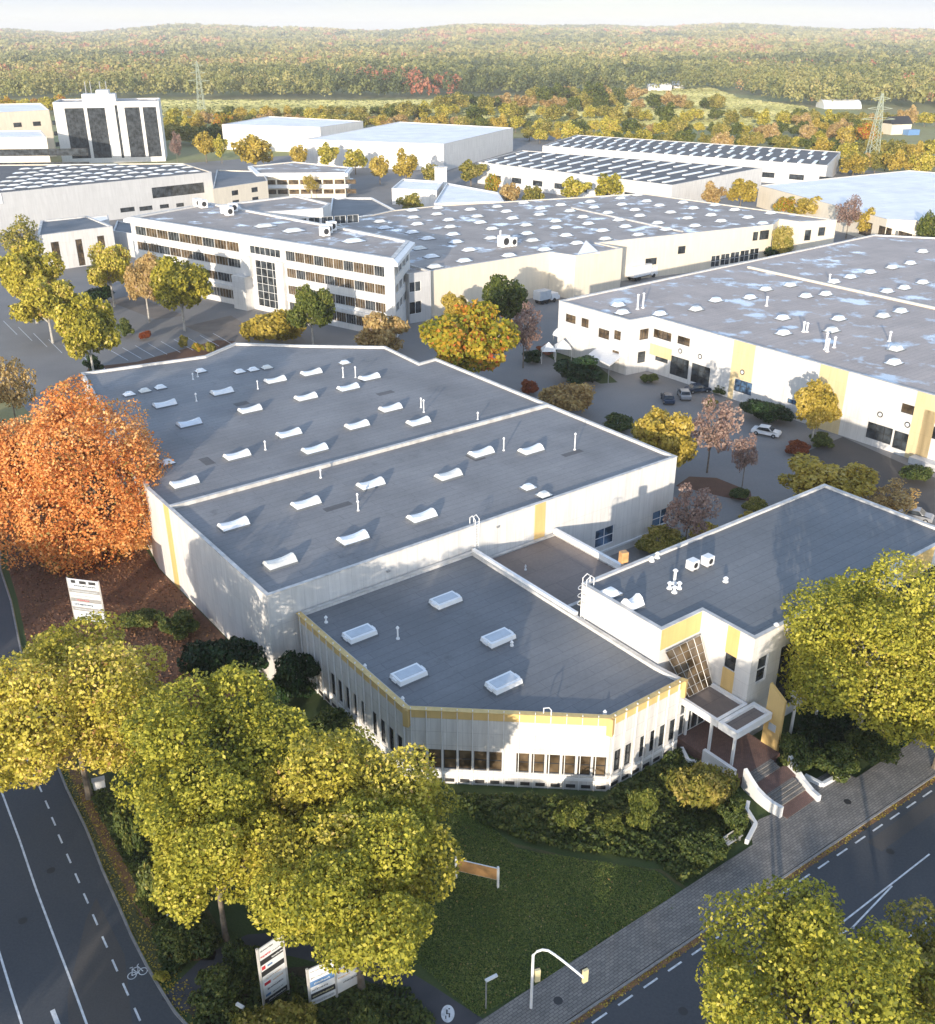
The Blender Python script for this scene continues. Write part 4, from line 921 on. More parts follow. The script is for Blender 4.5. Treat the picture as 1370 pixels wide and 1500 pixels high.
# far white halls
h1 = pxpoly([(325, 183), (469, 187), (532, 178), (394, 171)], 12)
b_ = building('storage_hall', 'pale white storage hall far behind, left of the two', 'warehouse', h1, 12, 'white', 'roof_pale', par=.3)
h2 = pxpoly([(445, 205), (650, 212), (752, 188), (585, 179)], 11)
building('storage_hall', 'large pale grey-roofed storage hall far behind with shaded blue-grey end wall', 'warehouse', h2, 11, 'white', 'roof_pale', par=.3)
g1 = pxpoly([(795, 214), (1212, 243), (1232, 223), (845, 198)], 8)
bg1 = building('row_hall', 'long low white hall with dark roof and white rooflight strips, the farther one', 'warehouse', g1, 8, 'white', 'roof_black', par=.2, openings={0: [(20+k*12, 26+k*12, 2, 4, 3, 1, 'dark', 'glass', 'window') for k in range(10)]})
g2 = pxpoly([(700, 238), (985, 272), (1118, 246), (765, 221)], 8)
bg2 = building('row_hall', 'long low white hall with dark roof and rooflight strips, the nearer one', 'warehouse', g2, 8, 'white', 'roof_black', par=.2, openings={0: [(8+k*11, 13+k*11, 2, 4, 3, 1, 'dark', 'glass', 'window') for k in range(9)]})
def striplights(b_, P, z, n, rows):
    p = [Vector((q[0], q[1], z)) for q in P]
    for k in range(n):
        for r_ in range(rows):
            s = (k+.5+.3*(r_ % 2))/(n+.5); t0, t1 = (r_+.18)/rows, (r_+.82)/rows
            a = p[0].lerp(p[1], s).lerp(p[3].lerp(p[2], s), t0); c = p[0].lerp(p[1], s).lerp(p[3].lerp(p[2], s), t1)
            m = MB(); m.obar(a, c, 1.3, .3); m.build('rooflight', M['dome'], b_)
striplights(bg1, g1, 8, 22, 3); striplights(bg2, g2, 8, 15, 3)
rwp = pxpoly([(1112, 272), (1300, 322), (1480, 330), (1480, 262), (1332, 250)], 7)
building('white_roof_hall', 'broad hall with an off-white roof at the right edge behind the orange trees', 'warehouse', rwp, 7, 'cream', 'roof_pale', par=.15, openings={0: [(60+k*9, 66+k*9, 1, 5, 2, 2, 'dark', 'glass_w', 'window') for k in range(5)]})
ts = pxpoly([(380, 255), (505, 254), (512, 246), (430, 238), (368, 244)], 8.5)
bts = building('pavilion', 'two-storey building with white balcony bands in front of the far white halls', 'office building', ts, 8.5, 'cream', 'roof_far', par=.3, cop='trim', openings={0: [(2+k*4.2, 5.6+k*4.2, z_, z_+1.6, 2, 1, 'dark', 'glass_w', 'window') for k in range(8) for z_ in (1.4, 4.8)]})
o_ = inset(ts, -1.2); i_ = inset(ts, -.06)
for zz in (3.6, 7.6):
    m = MB()
    for k in range(len(ts)):
        j = (k+1) % len(ts); m.hexa([(*o_[k], zz), (*o_[j], zz), (*i_[j], zz), (*i_[k], zz)], [(*o_[k], zz+1.1), (*o_[j], zz+1.1), (*i_[j], zz+1.1), (*i_[k], zz+1.1)])
    m.build('balcony_band', M['trim'], bts)
simple('low_hall', 'low white-roofed building with a white chimney block behind the cream hall', [(636, 300), (738, 297), (730, 284), (655, 270)], 5, roof='roof_pale', par=.5, cop='trim', wall='grey_wall')
simple('low_hall', 'small low pale-roofed building left of the white chimney block', [(574, 278), (640, 281), (650, 268), (590, 264)], 5, roof='roof_pale', par=.5, cop='trim')
t = thing('chimney_block', 'square white chimney block rising from the low pale roofs', 'chimney', at(646, 284)); m = MB(); q_ = at(646, 284); m.box(q_, 3.4, 3.4, 9.5, .5); m.build('shaft', M['trim'], t); m = MB(); m.box((q_[0], q_[1], 9.5), 3.8, 3.8, .4, .5); m.build('cap', M['coping'], t)
t = thing('domed_hall', 'white arched hall among trees on the right horizon side', 'hall', at(1228, 158)); c = Vector(at(1228, 158)); m = MB()
for k in range(10):
    a0_, a1_ = math.pi*k/10, math.pi*(k+1)/10
    q_ = [c+Vector((x_, -11*math.cos(t_), 6.5*math.sin(t_))) for t_, x_ in ((a0_, -15), (a0_, 15), (a1_, 15), (a1_, -15))]; m.face(q_)
for sx_ in (-15, 15): m.face([c+Vector((sx_, -11*math.cos(math.pi*k/10), 6.5*math.sin(math.pi*k/10))) for k in range(11)])
m.build('shell', M['dome'], t)
t = thing('farmhouse', 'small cream house with dark gable roof and blue lean-to among the right-hand trees', 'house', at(1312, 196)); c = at(1312, 196); m = MB(); m.box((c[0], c[1], 0), 14, 9, 6, .3); m.build('wall', M['cream'], t)
m = MB(); ca, sa = math.cos(.3), math.sin(.3); T = lambda a, b, z_: (c[0]+a*ca-b*sa, c[1]+a*sa+b*ca, z_)
m.face([T(-7.5, -5, 5.8), T(7.5, -5, 5.8), T(7.5, 0, 10), T(-7.5, 0, 10)]); m.face([T(7.5, 5, 5.8), T(-7.5, 5, 5.8), T(-7.5, 0, 10), T(7.5, 0, 10)]); m.face([T(7, -4.5, 6), T(7, 4.5, 6), T(7, 0, 9.8)]); m.face([T(-7, 4.5, 6), T(-7, -4.5, 6), T(-7, 0, 9.8)]); m.build('roof', M['dark'], t)
m = MB(); m.box(T(5, -7.5, 0), 8, 5, 3, .3); m.build('lean_to', M['blue'], t)
for k, (x, y) in enumerate(((985, 131), (965, 134))):
    t = thing('farm_shed', 'tiny white shed in the meadow, ' + ('the right one' if k == 0 else 'the left one'), 'shed', at(x, y)); c = at(x, y); m = MB(); m.box(c, 24, 12, 5); m.build('wall', M['white'], t); m = MB(); m.face([(c[0]-12.5, c[1]-6.5, 5), (c[0]+12.5, c[1]-6.5, 5), (c[0]+12.5, c[1], 8), (c[0]-12.5, c[1], 8)]); m.face([(c[0]+12.5, c[1]+6.5, 5), (c[0]-12.5, c[1]+6.5, 5), (c[0]-12.5, c[1], 8), (c[0]+12.5, c[1], 8)]); m.build('roof', M['trim'], t)
# pylons
def pylon(label, px, py, h, w0=4.5):
    c = at(px, py); t_ = thing('power_pylon', label, 'pylon', c, 'electricity pylons'); m = MB(); n = 9
    def wd(z): return w0*(1-z/h)**.8*.5+.35
    lv = [h*k/n for k in range(n+1)]
    cr = lambda z: [(c[0]+sx_*wd(z), c[1]+sy_*wd(z), z) for sx_, sy_ in ((-1, -1), (1, -1), (1, 1), (-1, 1))]
    for a, b in zip(lv[:-1], lv[1:]):
        A_, B_ = cr(a), cr(b)
        for k in range(4): m.tube([A_[k], B_[k]], .14, 4); m.tube([A_[k], B_[(k+1) % 4]], .09, 4); m.tube([A_[(k+1) % 4], B_[k]], .09, 4)
    m.build('lattice_mast', M['pylon'], t_)
    for f_, wa in ((.66, 7.5), (.80, 5.5), (.93, 4)):
        m = MB(); z = h*f_
        for sg in (-1, 1):
            m.tube([(c[0], c[1], z+.9), (c[0]+sg*wa, c[1], z)], .11, 4); m.tube([(c[0], c[1], z-.5), (c[0]+sg*wa, c[1], z)], .11, 4)
        m.build('cross_arm', M['pylon'], t_)
pylon('pale lattice power pylon rising at left behind the white storage hall', 297, 172, 37); pylon('pale lattice power pylon rising at right beyond the dark-roofed hall', 1275, 245, 31)

# ================================================================== VEGETATION
rng = np.random.default_rng(11)
def leaf_arrays(lobes, n, size, flat=0.0, up=.3, seed=0):
    """diamond leaf sprays spread through the outer volume of overlapping lobes -> verts (n*4,3), tint (n*4)"""
    r_ = np.random.default_rng(seed)
    c = np.array([l[0] for l in lobes]); rad = np.array([l[1] for l in lobes]); pr = rad[:, 0]*rad[:, 2]; pr = pr/pr.sum()
    lt = r_.uniform(-.16, .16, len(lobes))
    k = r_.choice(len(lobes), n*2, p=pr)
    d = r_.normal(size=(n*2, 3)); d /= np.linalg.norm(d, axis=1)[:, None]
    # uneven outline: directional lumps
    lump = 1+.10*np.sin(d[:, 0]*5+k*1.7)+.09*np.sin(d[:, 1]*6+k*2.3)+.07*np.sin(d[:, 2]*7+k)
    rr = (r_.uniform(0, 1, n*2)**.33)*.62+.42
    P = c[k]+d*rad[k]*(rr*lump)[:, None]
    q = np.full(n*2, 9.0)
    for i in range(len(lobes)):
        e = np.linalg.norm((P-c[i])/rad[i], axis=1); e[k == i] = 9; q = np.minimum(q, e)
    keep = np.where(q > .62)[0][:n]; 
    P = P[keep]; d = d[keep]; k = k[keep]; n = len(keep)
    nn = d*.55+r_.normal(size=(n, 3))*.55+np.array([0, 0, up]); nn /= np.linalg.norm(nn, axis=1)[:, None]
    t = np.cross(nn, r_.normal(size=(n, 3))); t /= np.linalg.norm(t, axis=1)[:, None]; b = np.cross(nn, t)
    s = size*r_.uniform(.6, 1.35, n)[:, None]
    V = np.stack([P+t*s*.5, P+b*s*.33, P-t*s*.5, P-b*s*.33], 1).reshape(-1, 3)
    tn = .46+lt[k]+r_.normal(size=n)*.19
    return V, np.repeat(np.clip(tn, 0, 1), 4)
def quads_mesh(name, V, tint, mat):
    me = bpy.data.meshes.new(name); nq = len(V)//4
    me.vertices.add(len(V)); me.vertices.foreach_set('co', V.astype(np.float32).ravel())
    me.loops.add(nq*4); me.loops.foreach_set('vertex_index', np.arange(nq*4, dtype=np.int32))
    me.polygons.add(nq); me.polygons.foreach_set('loop_start', np.arange(0, nq*4, 4, dtype=np.int32)); me.polygons.foreach_set('loop_total', np.full(nq, 4, dtype=np.int32))
    a = me.attributes.new('tint', 'FLOAT', 'POINT'); a.data.foreach_set('value', tint.astype(np.float32))
    me.materials.append(mat); me.update(calc_edges=True); return me
def crown_lobes(r_, R_, Rz, zc, n, spread=.72, lr=(.19, .40)):
    out = [((0, 0, zc), (R_*.58, R_*.58, Rz*.60))]
    for i in range(n):
        a = i*2.399+r_.uniform(-.5, .5); zz = r_.uniform(-.80, .92)
        rad = math.sqrt(max(.05, 1-zz*zz))*spread*r_.uniform(.72, 1.26)
        s = r_.uniform(*lr); out.append(((R_*rad*math.cos(a), R_*rad*math.sin(a), zc+Rz*zz*.68), (R_*s, R_*s, Rz*s*1.02)))
    return out
def trunk_mesh(lobes, h, tr, bark, r_, name='trunk', lean=0, flare=1.5):
    m = MB(); zc = lobes[0][0][2]; z1 = zc*1.0
    m.tube([(0, 0, -.2), (0, 0, h*.03), (lean*.3, 0, h*.2), (lean*.6, lean*.2, z1*.8), (lean, lean*.3, z1+.1*h)], [tr*flare, tr*1.1, tr*.9, tr*.7, tr*.25], 8)
    for (c, r3) in lobes[1:]:
        z0 = r_.uniform(.45, .85)*z1
        mid = (c[0]*.45, c[1]*.45, z0+(c[2]-z0)*.45+.03*h)
        m.tube([(lean*.5, 0, z0), mid, (c[0]*.95, c[1]*.95, c[2])], [tr*.42, tr*.26, tr*.08], 5)
    me_o = m.build(name, bark, origin=(0, 0, 0)); 
    if '_org' in me_o: del me_o['_org']
    return me_o
def near_tree(label, loc, R_, h, cb, mat, n, size, seed, nl=16, tr=.28, bark='bark', group=None, name='deciduous_tree', extra=()):
    """own crown and trunk; cb = height of the crown's lower edge"""
    r_ = random.Random(seed); Rz = (h-cb)/2; lobes = crown_lobes(r_, R_, Rz, cb+Rz, nl)+list(extra)
    t_ = thing(name, label, 'tree', (loc[0], loc[1], 0), group)
    V, tn = leaf_arrays(lobes, n, size, seed=seed)
    o_ = bpy.data.objects.new('crown', quads_mesh('crown', V, tn, mat)); C.objects.link(o_); o_.parent = t_
    k_ = trunk_mesh(lobes, h, tr, M[bark], r_); k_.parent = t_; return t_

# prototypes (unit crown radius, unit height)
PROTO = {}
def make_proto(key, n, size, nl, cb=.28, bark='bark', seed=1, sparse=False, trunk=True):
    r_ = random.Random(seed); Rz = (1-cb)/2; lobes = crown_lobes(r_, 1.0, Rz, cb+Rz, nl)
    V, tn = leaf_arrays(lobes, n, size, seed=seed)
    # leaf sprays are as tall as wide once the tree is scaled (height about 2.4 crown radii)
    P = V.reshape(-1, 4, 3); cc = P.mean(1, keepdims=True); P = cc+(P-cc)*np.array([1, 1, .42 if key[0] != 'b' else .75]); V = P.reshape(-1, 3)
    me1 = quads_mesh('crown', V, tn, L['green'])
    k_ = trunk_mesh(lobes, 1, .045 if not sparse else .035, M[bark], r_, flare=1.3); me2 = k_.data; bpy.data.objects.remove(k_)
    PROTO[key] = (me1, me2 if trunk else None)
for k in range(3): make_proto('m%d' % k, 9500, .115, 20, .26, 'bark_pale', 20+k)
for k in range(3): make_proto('f%d' % k, 2000, .19, 13, .14, 'bark', 40+k)
for k in range(2): make_proto('b%d' % k, 5200, .115, 13, 0, 'bark', 60+k, trunk=False)
make_proto('s0', 2600, .10, 14, .22, 'bark', 71, True); make_proto('t0', 800, .20, 9, .10, 'bark', 81)
def place(label, cx, cy, rx, ry, mat, key='m0', name='deciduous_tree', group=None, cat='tree', h=None, rz=None, zb=0):
    cf = {'m': .63, 'f': .57, 's': .61, 'b': .5, 't': .55}[key[0]]; fv = {'m': .37, 'f': .43, 's': .39, 'b': .5, 't': .45}[key[0]]
    hh = 8.0; ph = TH+math.atan((cy-750)/FOC)
    for _ in range(12):
        s = scl(cy, hh*cf); D = math.sqrt(1+((cx-685)**2)/FOC**2)
        R_ = rx*s; a = ry*s; Rz = math.sqrt(max(a*a-(R_*math.sin(ph))**2, (.45*R_)**2))/math.cos(ph); hh = .5*hh+.5*(h or Rz/fv)
    p = at(cx, cy, hh*cf)
    t_ = thing(name, label, cat, (p[0], p[1], zb), group, rz if rz is not None else random.uniform(0, 6.28)); t_.scale = (R_/1.06, R_/1.06, hh)
    me1, me2 = PROTO[key]
    o_ = bpy.data.objects.new('crown' if cat == 'tree' else 'foliage', me1); C.objects.link(o_); o_.parent = t_
    o_.material_slots[0].link = 'OBJECT'; o_.material_slots[0].material = L[mat]
    if me2: k_ = bpy.data.objects.new('trunk', me2); C.objects.link(k_); k_.parent = t_
    return t_

# ---- large foreground trees
def P2(x, y, z): p = at(x, y, z); return (p[0], p[1])
near_tree('tall yellow-green tree over the left road, nearest the white tenant sign', P2(104, 1042, 8.5), 7.6, 15.5, 3.0, L['plane'], 45630, 0.292, 101, 28, .26)
near_tree('big yellow-green tree whose crown touches the wing, behind the two foremost ones', P2(318, 1125, 9), 6.9, 15.5, 3.5, L['plane2'], 42120, 0.284, 102, 27, .26)
near_tree('big yellow-green tree in front of the curved wing, its crown reaching the lawn', P2(515, 1215, 8.5), 6.3, 14.5, 3.5, L['plane'], 42120, 0.267, 103, 28, .24)
near_tree('round yellow-green tree just above the tenant signs in the foreground', P2(520, 1305, 8.6), 5.7, 14.0, 4.0, L['plane2'], 42120, 0.249, 104, 28, .22)
near_tree('yellow-green tree overhanging the left road beside the leaf-strewn verge', P2(310, 1235, 8.6), 4.4, 13.0, 4.5, L['plane2'], 26325, 0.249, 105, 24, .20)
near_tree('tall bright orange oak at the left edge of the warehouse', P2(119, 703, 9.0), 9.5, 18.5, -1.0, L['orange'], 70000, .34, 127, 60, .42, extra=[((0, 0, 16.5), (4.2, 4.2, 3.4)), ((1.5, 1, 14), (6, 6, 4)), ((-3, 0, 13), (5.5, 5.5, 4)), ((0, -2, 5.5), (7.6, 7.6, 6.2)), ((3.5, 0, 9), (6, 6, 6)), ((-4, -1, 8), (6, 6, 6)), ((0.5, 0.5, 18.6), (2.6, 2.6, 2.4))])
near_tree('rust-red tree behind the orange oak at the left picture edge', P2(-22, 700, 9), 6.0, 17, 3.0, L['rust'], 15795, 0.370, 107, 22, .3)
near_tree('large yellow-green tree in front of the right office corner by the pavement', P2(1282, 955, 9), 7.7, 17.0, 2.0, L['plane2'], 49140, 0.292, 108, 28, .26, 'bark_pale')
near_tree('yellow-green tree at the right picture edge beyond the office roof', P2(1400, 1010, 8), 5.5, 14, 2.5, L['plane2'], 21060, 0.292, 109, 22, .24)
near_tree('olive-yellow tree in the bottom right corner over the road', P2(1206, 1468, 11), 5.9, 16.5, 5.2, L['plane2'], 38610, 0.241, 110, 28, .22)
near_tree('smaller olive tree beside the corner tree reaching over the dashed lane line', P2(1180, 1378, 10), 2.3, 13.4, 6.5, L['olive'], 7897, 0.224, 111, 14, .14)
near_tree('olive-yellow tree cut off by the lower right picture corner', P2(1390, 1450, 9.5), 4.6, 13.5, 4.5, L['olive'], 21060, 0.241, 112, 22, .2)

# trees across the roads that shade the street (outside the frame, real trees of the same avenue)
SH = [(-96, 34, 15, 9), (-80, 22, 14, 8), (-64, 12, 13, 8), (-46, 4, 12, 8), (-30, -4, 12, 8), (-14, -10, 12.5, 8), (0, -14, 12.5, 8), (14, -12, 12.5, 8), (28, -6, 12, 8), (42, 2, 11.5, 8), (56, 10, 12, 8), (70, 18, 12, 8), (-68, 70, 15, 7), (-60, 54, 14, 7), (-84, 90, 17, 8)]
for k, (x, y, h, r_) in enumerate(SH):
    t_ = thing('avenue_tree', 'olive street tree across the road, outside the picture', 'tree', (x, y, 0), 'street trees across the road', k*1.3); t_.scale = (r_, r_, h)
    me1, me2 = PROTO['m%d' % (k % 3)]
    o_ = bpy.data.objects.new('crown', me1); C.objects.link(o_); o_.parent = t_; o_.material_slots[0].link = 'OBJECT'; o_.material_slots[0].material = L['olive']
    k_ = bpy.data.objects.new('trunk', me2); C.objects.link(k_); k_.parent = t_

# ---- trees and shrubs one by one: label, cx, cy, rx, ry, leaf, proto
TREES = [
 ('yellow car park tree at the left edge, farthest of the three pale-trunked ones', 40, 398, 46, 45, 'plane', 'm0'),
 ('yellow car park tree with pale trunk, middle of the three by the left edge', 66, 440, 44, 38, 'plane', 'm1'),
 ('yellow-green car park tree with pale trunk right above the orange oak', 126, 480, 46, 48, 'plane', 'm2'),
 ('yellow-green tree in front of the small white building with glazed strips', 158, 388, 34, 36, 'plane', 'm1'),
 ('thin pale yellow tree before the left end of the four-storey office', 210, 408, 30, 38, 'paleg', 'm2'),
 ('yellow-green tree before the office windows, right of the thin pale tree', 262, 415, 44, 42, 'plane', 'm0'),
 ('green tree rising before the office block, right of its entrance tower', 455, 450, 34, 36, 'green', 'm1'),
 ('weeping golden-green willow at the foot of the office entrance tower', 402, 476, 55, 34, 'gold', 'b0'),
 ('pale yellow rounded tree at the right corner of the office block', 558, 488, 44, 34, 'paleg', 'b1'),
 ('red and yellow maple in the gap behind the warehouse roof', 686, 495, 68, 56, 'maple', 'm0'),
 ('golden tree top peeking out behind the red and yellow maple', 668, 450, 22, 24, 'gold', 'm2'),
 ('green-yellow tree in front of the cream hall wall', 738, 437, 36, 36, 'green', 'm0'),
 ('thin brownish half-bare tree right of the green-yellow tree', 768, 478, 32, 40, 'pink', 's0'),
 ('pale yellow and pink tree behind the right rim of the warehouse roof', 832, 582, 52, 32, 'paleg', 'b0'),
 ('yellow tree at the courtyard beside the warehouse end wall', 974, 638, 50, 46, 'gold', 'm1'),
 ('pinkish half-bare tree on the round courtyard island', 1044, 622, 40, 48, 'pink', 's0'),
 ('slender nearly bare tree right of the pinkish island tree', 1094, 662, 22, 34, 'pink', 's0'),
 ('pinkish half-bare tree behind the front office roof edge', 1010, 745, 42, 42, 'pink', 's0'),
 ('golden tree in front of the yellow stripe of the right warehouse', 1198, 594, 33, 36, 'gold', 'm2'),
 ('olive-gold tree behind the top corner of the front office roof', 1212, 705, 66, 38, 'gold', 'm0'),
 ('pale brown tree right of the olive-gold one behind the front office roof', 1308, 728, 42, 32, 'paleg', 's0'),
 ('brown-green tree at the left edge above the orange oak', 12, 562, 38, 50, 'paleg', 's0'),
 ('brownish tree by the left edge in front of the pale hall', 30, 345, 34, 34, 'olive', 's0'),
 ('brown tree in front of the recess of the cream hall', 1148, 350, 17, 22, 'olive', 'm1'),
 ('bright gold tree at the right end of the farther dark-roofed row hall', 1252, 238, 24, 16, 'gold', 'f0'),
 ('deep gold tree right of the nearer row hall gable', 1087, 279, 25, 20, 'gold', 'f1'),
 ('brown-green tree between the nearer row hall and the deep gold tree', 1042, 283, 20, 18, 'paleg', 'f2'),
 ('orange tree in front of the off-white roof, left of a pair', 1152, 299, 18, 14, 'maple', 'f0'),
 ('olive-gold tree in front of the off-white roof, right of a pair', 1190, 302, 26, 17, 'gold', 'f1'),
 ('purple-brown bare tree at the corner of the off-white roofed hall', 1246, 308, 22, 26, 'pink', 's0'),
 ('golden tree beside the purple-brown bare tree', 1272, 322, 18, 20, 'gold', 'f2'),
 ('green tree at the right edge above the right warehouse roof', 1366, 330, 20, 26, 'green', 'f0'),
 ('large gold tree in front of the left far white storage hall', 372, 218, 32, 24, 'gold', 'f0'),
 ('tall gold tree right of the office tower', 300, 210, 17, 20, 'gold', 'f1'),
 ('narrow gold tree right of the tall gold one by the tower', 323, 214, 12, 18, 'plane', 'f2'),
 ('bare brown tree standing beside the office tower', 257, 210, 10, 20, 'pink', 's0'),
 ('orange tree before the big grey-roofed storage hall, left one', 556, 244, 17, 19, 'gold', 'f1'),
 ('golden tree before the big grey-roofed storage hall, right of the orange one', 594, 240, 20, 23, 'gold', 'f2'),
 ('green-yellow tree left of the orange tree at the storage hall', 520, 232, 19, 17, 'plane', 'f0'),
 ('pale gold tree at the joint of the two far storage halls', 480, 226, 18, 18, 'plane', 'f2'),
 ('small gold tree below the left end of the storage halls', 438, 226, 15, 16, 'gold', 'f1'),
 ('dull green tree at the foot of the storage hall corner', 632, 252, 18, 14, 'olive', 'f1'),
 ('olive tree between storage hall corner and nearer row hall', 690, 250, 24, 17, 'olive', 'f2'),
 ('orange-brown tree at the left gable of the nearer row hall', 722, 268, 13, 16, 'maple', 'f0'),
 ('yellow-brown tree before the nearer row hall, first of its row', 748, 282, 17, 17, 'paleg', 'f1'),
 ('yellow-green tree before the nearer row hall, second of its row', 780, 284, 17, 15, 'olive', 'f0'),
 ('yellow-green tree before the nearer row hall, third of its row', 842, 275, 24, 17, 'plane', 'f2'),
 ('yellow-green tree before the nearer row hall, fourth of its row', 893, 270, 24, 20, 'plane', 'f0'),
 ('rusty little tree at the right end of the nearer row hall', 975, 279, 10, 11, 'rust', 'f1'),
 ('grey-brown bushy tree beside the low pale-roofed building', 604, 296, 22, 15, 'olive', 'f2'),
 ('orange-gold tree in front of the two-storey banded pavilion', 455, 268, 13, 15, 'gold', 's0'),
 ('brown tree far right beyond the off-white roof', 1362, 365, 14, 18, 'paleg', 'f1'),
 ('dark conifer-like tree at the right end wall of the farther row hall', 1198, 250, 5, 14, 'dark', 'f2'),
 ('second narrow dark tree at the right end wall of the farther row hall', 1210, 250, 5, 13, 'dark', 'f1'),
]
for k, (lb, cx, cy, rx, ry, mt, key) in enumerate(TREES): place(lb, cx, cy, rx, ry, mt, key)
SHRUBS = [
 ('low rusty bush at the mouth of the dock ramp', 1168, 655, 20, 8, 'rust', 'b0'),
 ('long low olive planting strip before the dock ramp', 1205, 645, 22, 7, 'hedge', 'b1'),
 ('low green planting at the edge of the round courtyard island', 1085, 722, 18, 8, 'hedge', 'b0'),
 ('small golden shrub between the parked cars and the hedge mound', 1042, 590, 12, 8, 'olive', 'b1'),
 ('low hedge along the near side of the courtyard by the warehouse rim', 905, 618, 26, 9, 'hedge', 'b0'),
 ('tawny low bush behind the courtyard car near the office corner', 1262, 742, 24, 10, 'paleg', 'b1'),
 ('low dark green shrub left of the warehouse corner shrubs', 262, 915, 34, 18, 'hedge', 'b1'),
 ('brownish green low shrub below the white tenant sign', 205, 905, 30, 14, 'hedge', 'b0'),
 ('golden shrub beside the round island of the courtyard', 1100, 760, 18, 12, 'gold', 'b1'),
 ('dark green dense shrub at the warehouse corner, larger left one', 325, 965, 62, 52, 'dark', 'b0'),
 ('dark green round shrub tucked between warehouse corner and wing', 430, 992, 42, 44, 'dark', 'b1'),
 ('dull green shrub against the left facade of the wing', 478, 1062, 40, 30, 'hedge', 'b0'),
 ('olive-yellow shrub at the entrance side of the wing', 1030, 1150, 52, 50, 'olive', 'b0'),
 ('bright green shrub under the right facade of the wing', 940, 1185, 26, 34, 'green', 'b1'),
 ('yellow-green bush in the bed below the wing corner', 838, 1190, 30, 30, 'green', 'b0'),
 ('pale green bush in the bed right of the yellow-green bush', 893, 1205, 26, 20, 'green', 'b1'),
 ('dark shrub behind the curved stair wall', 1075, 1195, 26, 30, 'hedge', 'b1'),
 ('low brown-green shrub near the bench at the pavement', 1030, 1235, 38, 24, 'hedge', 'b0'),
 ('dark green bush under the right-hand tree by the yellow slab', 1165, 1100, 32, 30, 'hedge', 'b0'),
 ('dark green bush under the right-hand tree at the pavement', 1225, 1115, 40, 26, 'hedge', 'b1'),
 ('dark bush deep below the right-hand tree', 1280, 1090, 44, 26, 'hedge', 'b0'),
 ('low orange bush by the car park kerb', 290, 508, 9, 9, 'maple', 'b0'),
 ('small olive bush left of the orange bush', 268, 500, 9, 10, 'olive', 'b1'),
 ('small dark olive bush right of the orange bush', 308, 508, 9, 9, 'olive', 'b0'),
 ('round dark bush on the car park island', 184, 480, 14, 14, 'hedge', 'b1'),
 ('reddish low bush on the car park island', 213, 490, 11, 8, 'rust', 'b0'),
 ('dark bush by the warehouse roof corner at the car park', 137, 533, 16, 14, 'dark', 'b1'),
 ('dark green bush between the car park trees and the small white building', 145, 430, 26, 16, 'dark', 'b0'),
 ('yellow bush at the foot of the pinkish tree behind the office roof', 968, 790, 36, 22, 'olive', 'b0'),
 ('golden bush below the pinkish half-bare tree', 1030, 778, 26, 16, 'gold', 'b1'),
 ('small olive bush on the office side of the courtyard', 1106, 738, 18, 12, 'olive', 'b0'),
 ('long dark green clipped hedge mound at the right warehouse', 1122, 600, 38, 19, 'dark', 'b0'),
 ('small dark bush left of the dark hedge mound', 1058, 570, 16, 9, 'hedge', 'b1'),
 ('dark hedge in front of the porch with the red flag', 848, 542, 42, 18, 'dark', 'b1'),
 ('bright green low bush at the foot of the right warehouse corner', 952, 553, 15, 8, 'green', 'b0'),
 ('dark green hedge at the cream hall recess', 1140, 372, 30, 8, 'dark', 'b0'),
 ('green low bush by the dock ramp at the right', 1345, 692, 28, 12, 'hedge', 'b0'),
 ('red-leaved bush beside the marquees', 800, 512, 16, 9, 'rust', 'b1'),
 ('tawny bush below the pale trees near the courtyard entry', 775, 566, 16, 12, 'rust', 'b0'),
 ('dark hedge left of the marquees', 780, 522, 18, 11, 'dark', 'b1'),
 ('olive shrub on the verge under the foreground trees', 268, 1372, 46, 40, 'hedge', 'b0'),
 ('dark olive shrub on the verge nearer the road bend', 225, 1300, 34, 44, 'hedge', 'b1'),
 ('dark shrub on the verge below the big crown', 190, 1215, 26, 42, 'hedge', 'b0'),
 ('olive shrub left of the tall tenant sign', 318, 1455, 46, 34, 'hedge', 'b1'),
 ('olive shrub between the tall sign and the double sign', 440, 1490, 34, 30, 'olive', 'b0'),
 ('olive shrub right of the double tenant sign', 540, 1490, 40, 30, 'hedge', 'b1'),
 ('low olive shrub in front of the footpath bend', 395, 1512, 60, 22, 'olive', 'b0'),
 ('dark green shrub behind the tall tenant sign', 350, 1405, 34, 30, 'hedge', 'b1'),
 ('yellowing small shrub on the roadside tip', 236, 1430, 12, 10, 'plane', 'b0'),
]
for k, (lb, cx, cy, rx, ry, mt, key) in enumerate(SHRUBS): place(lb, cx, cy, rx, ry, mt, key, 'shrub', None, 'shrub')

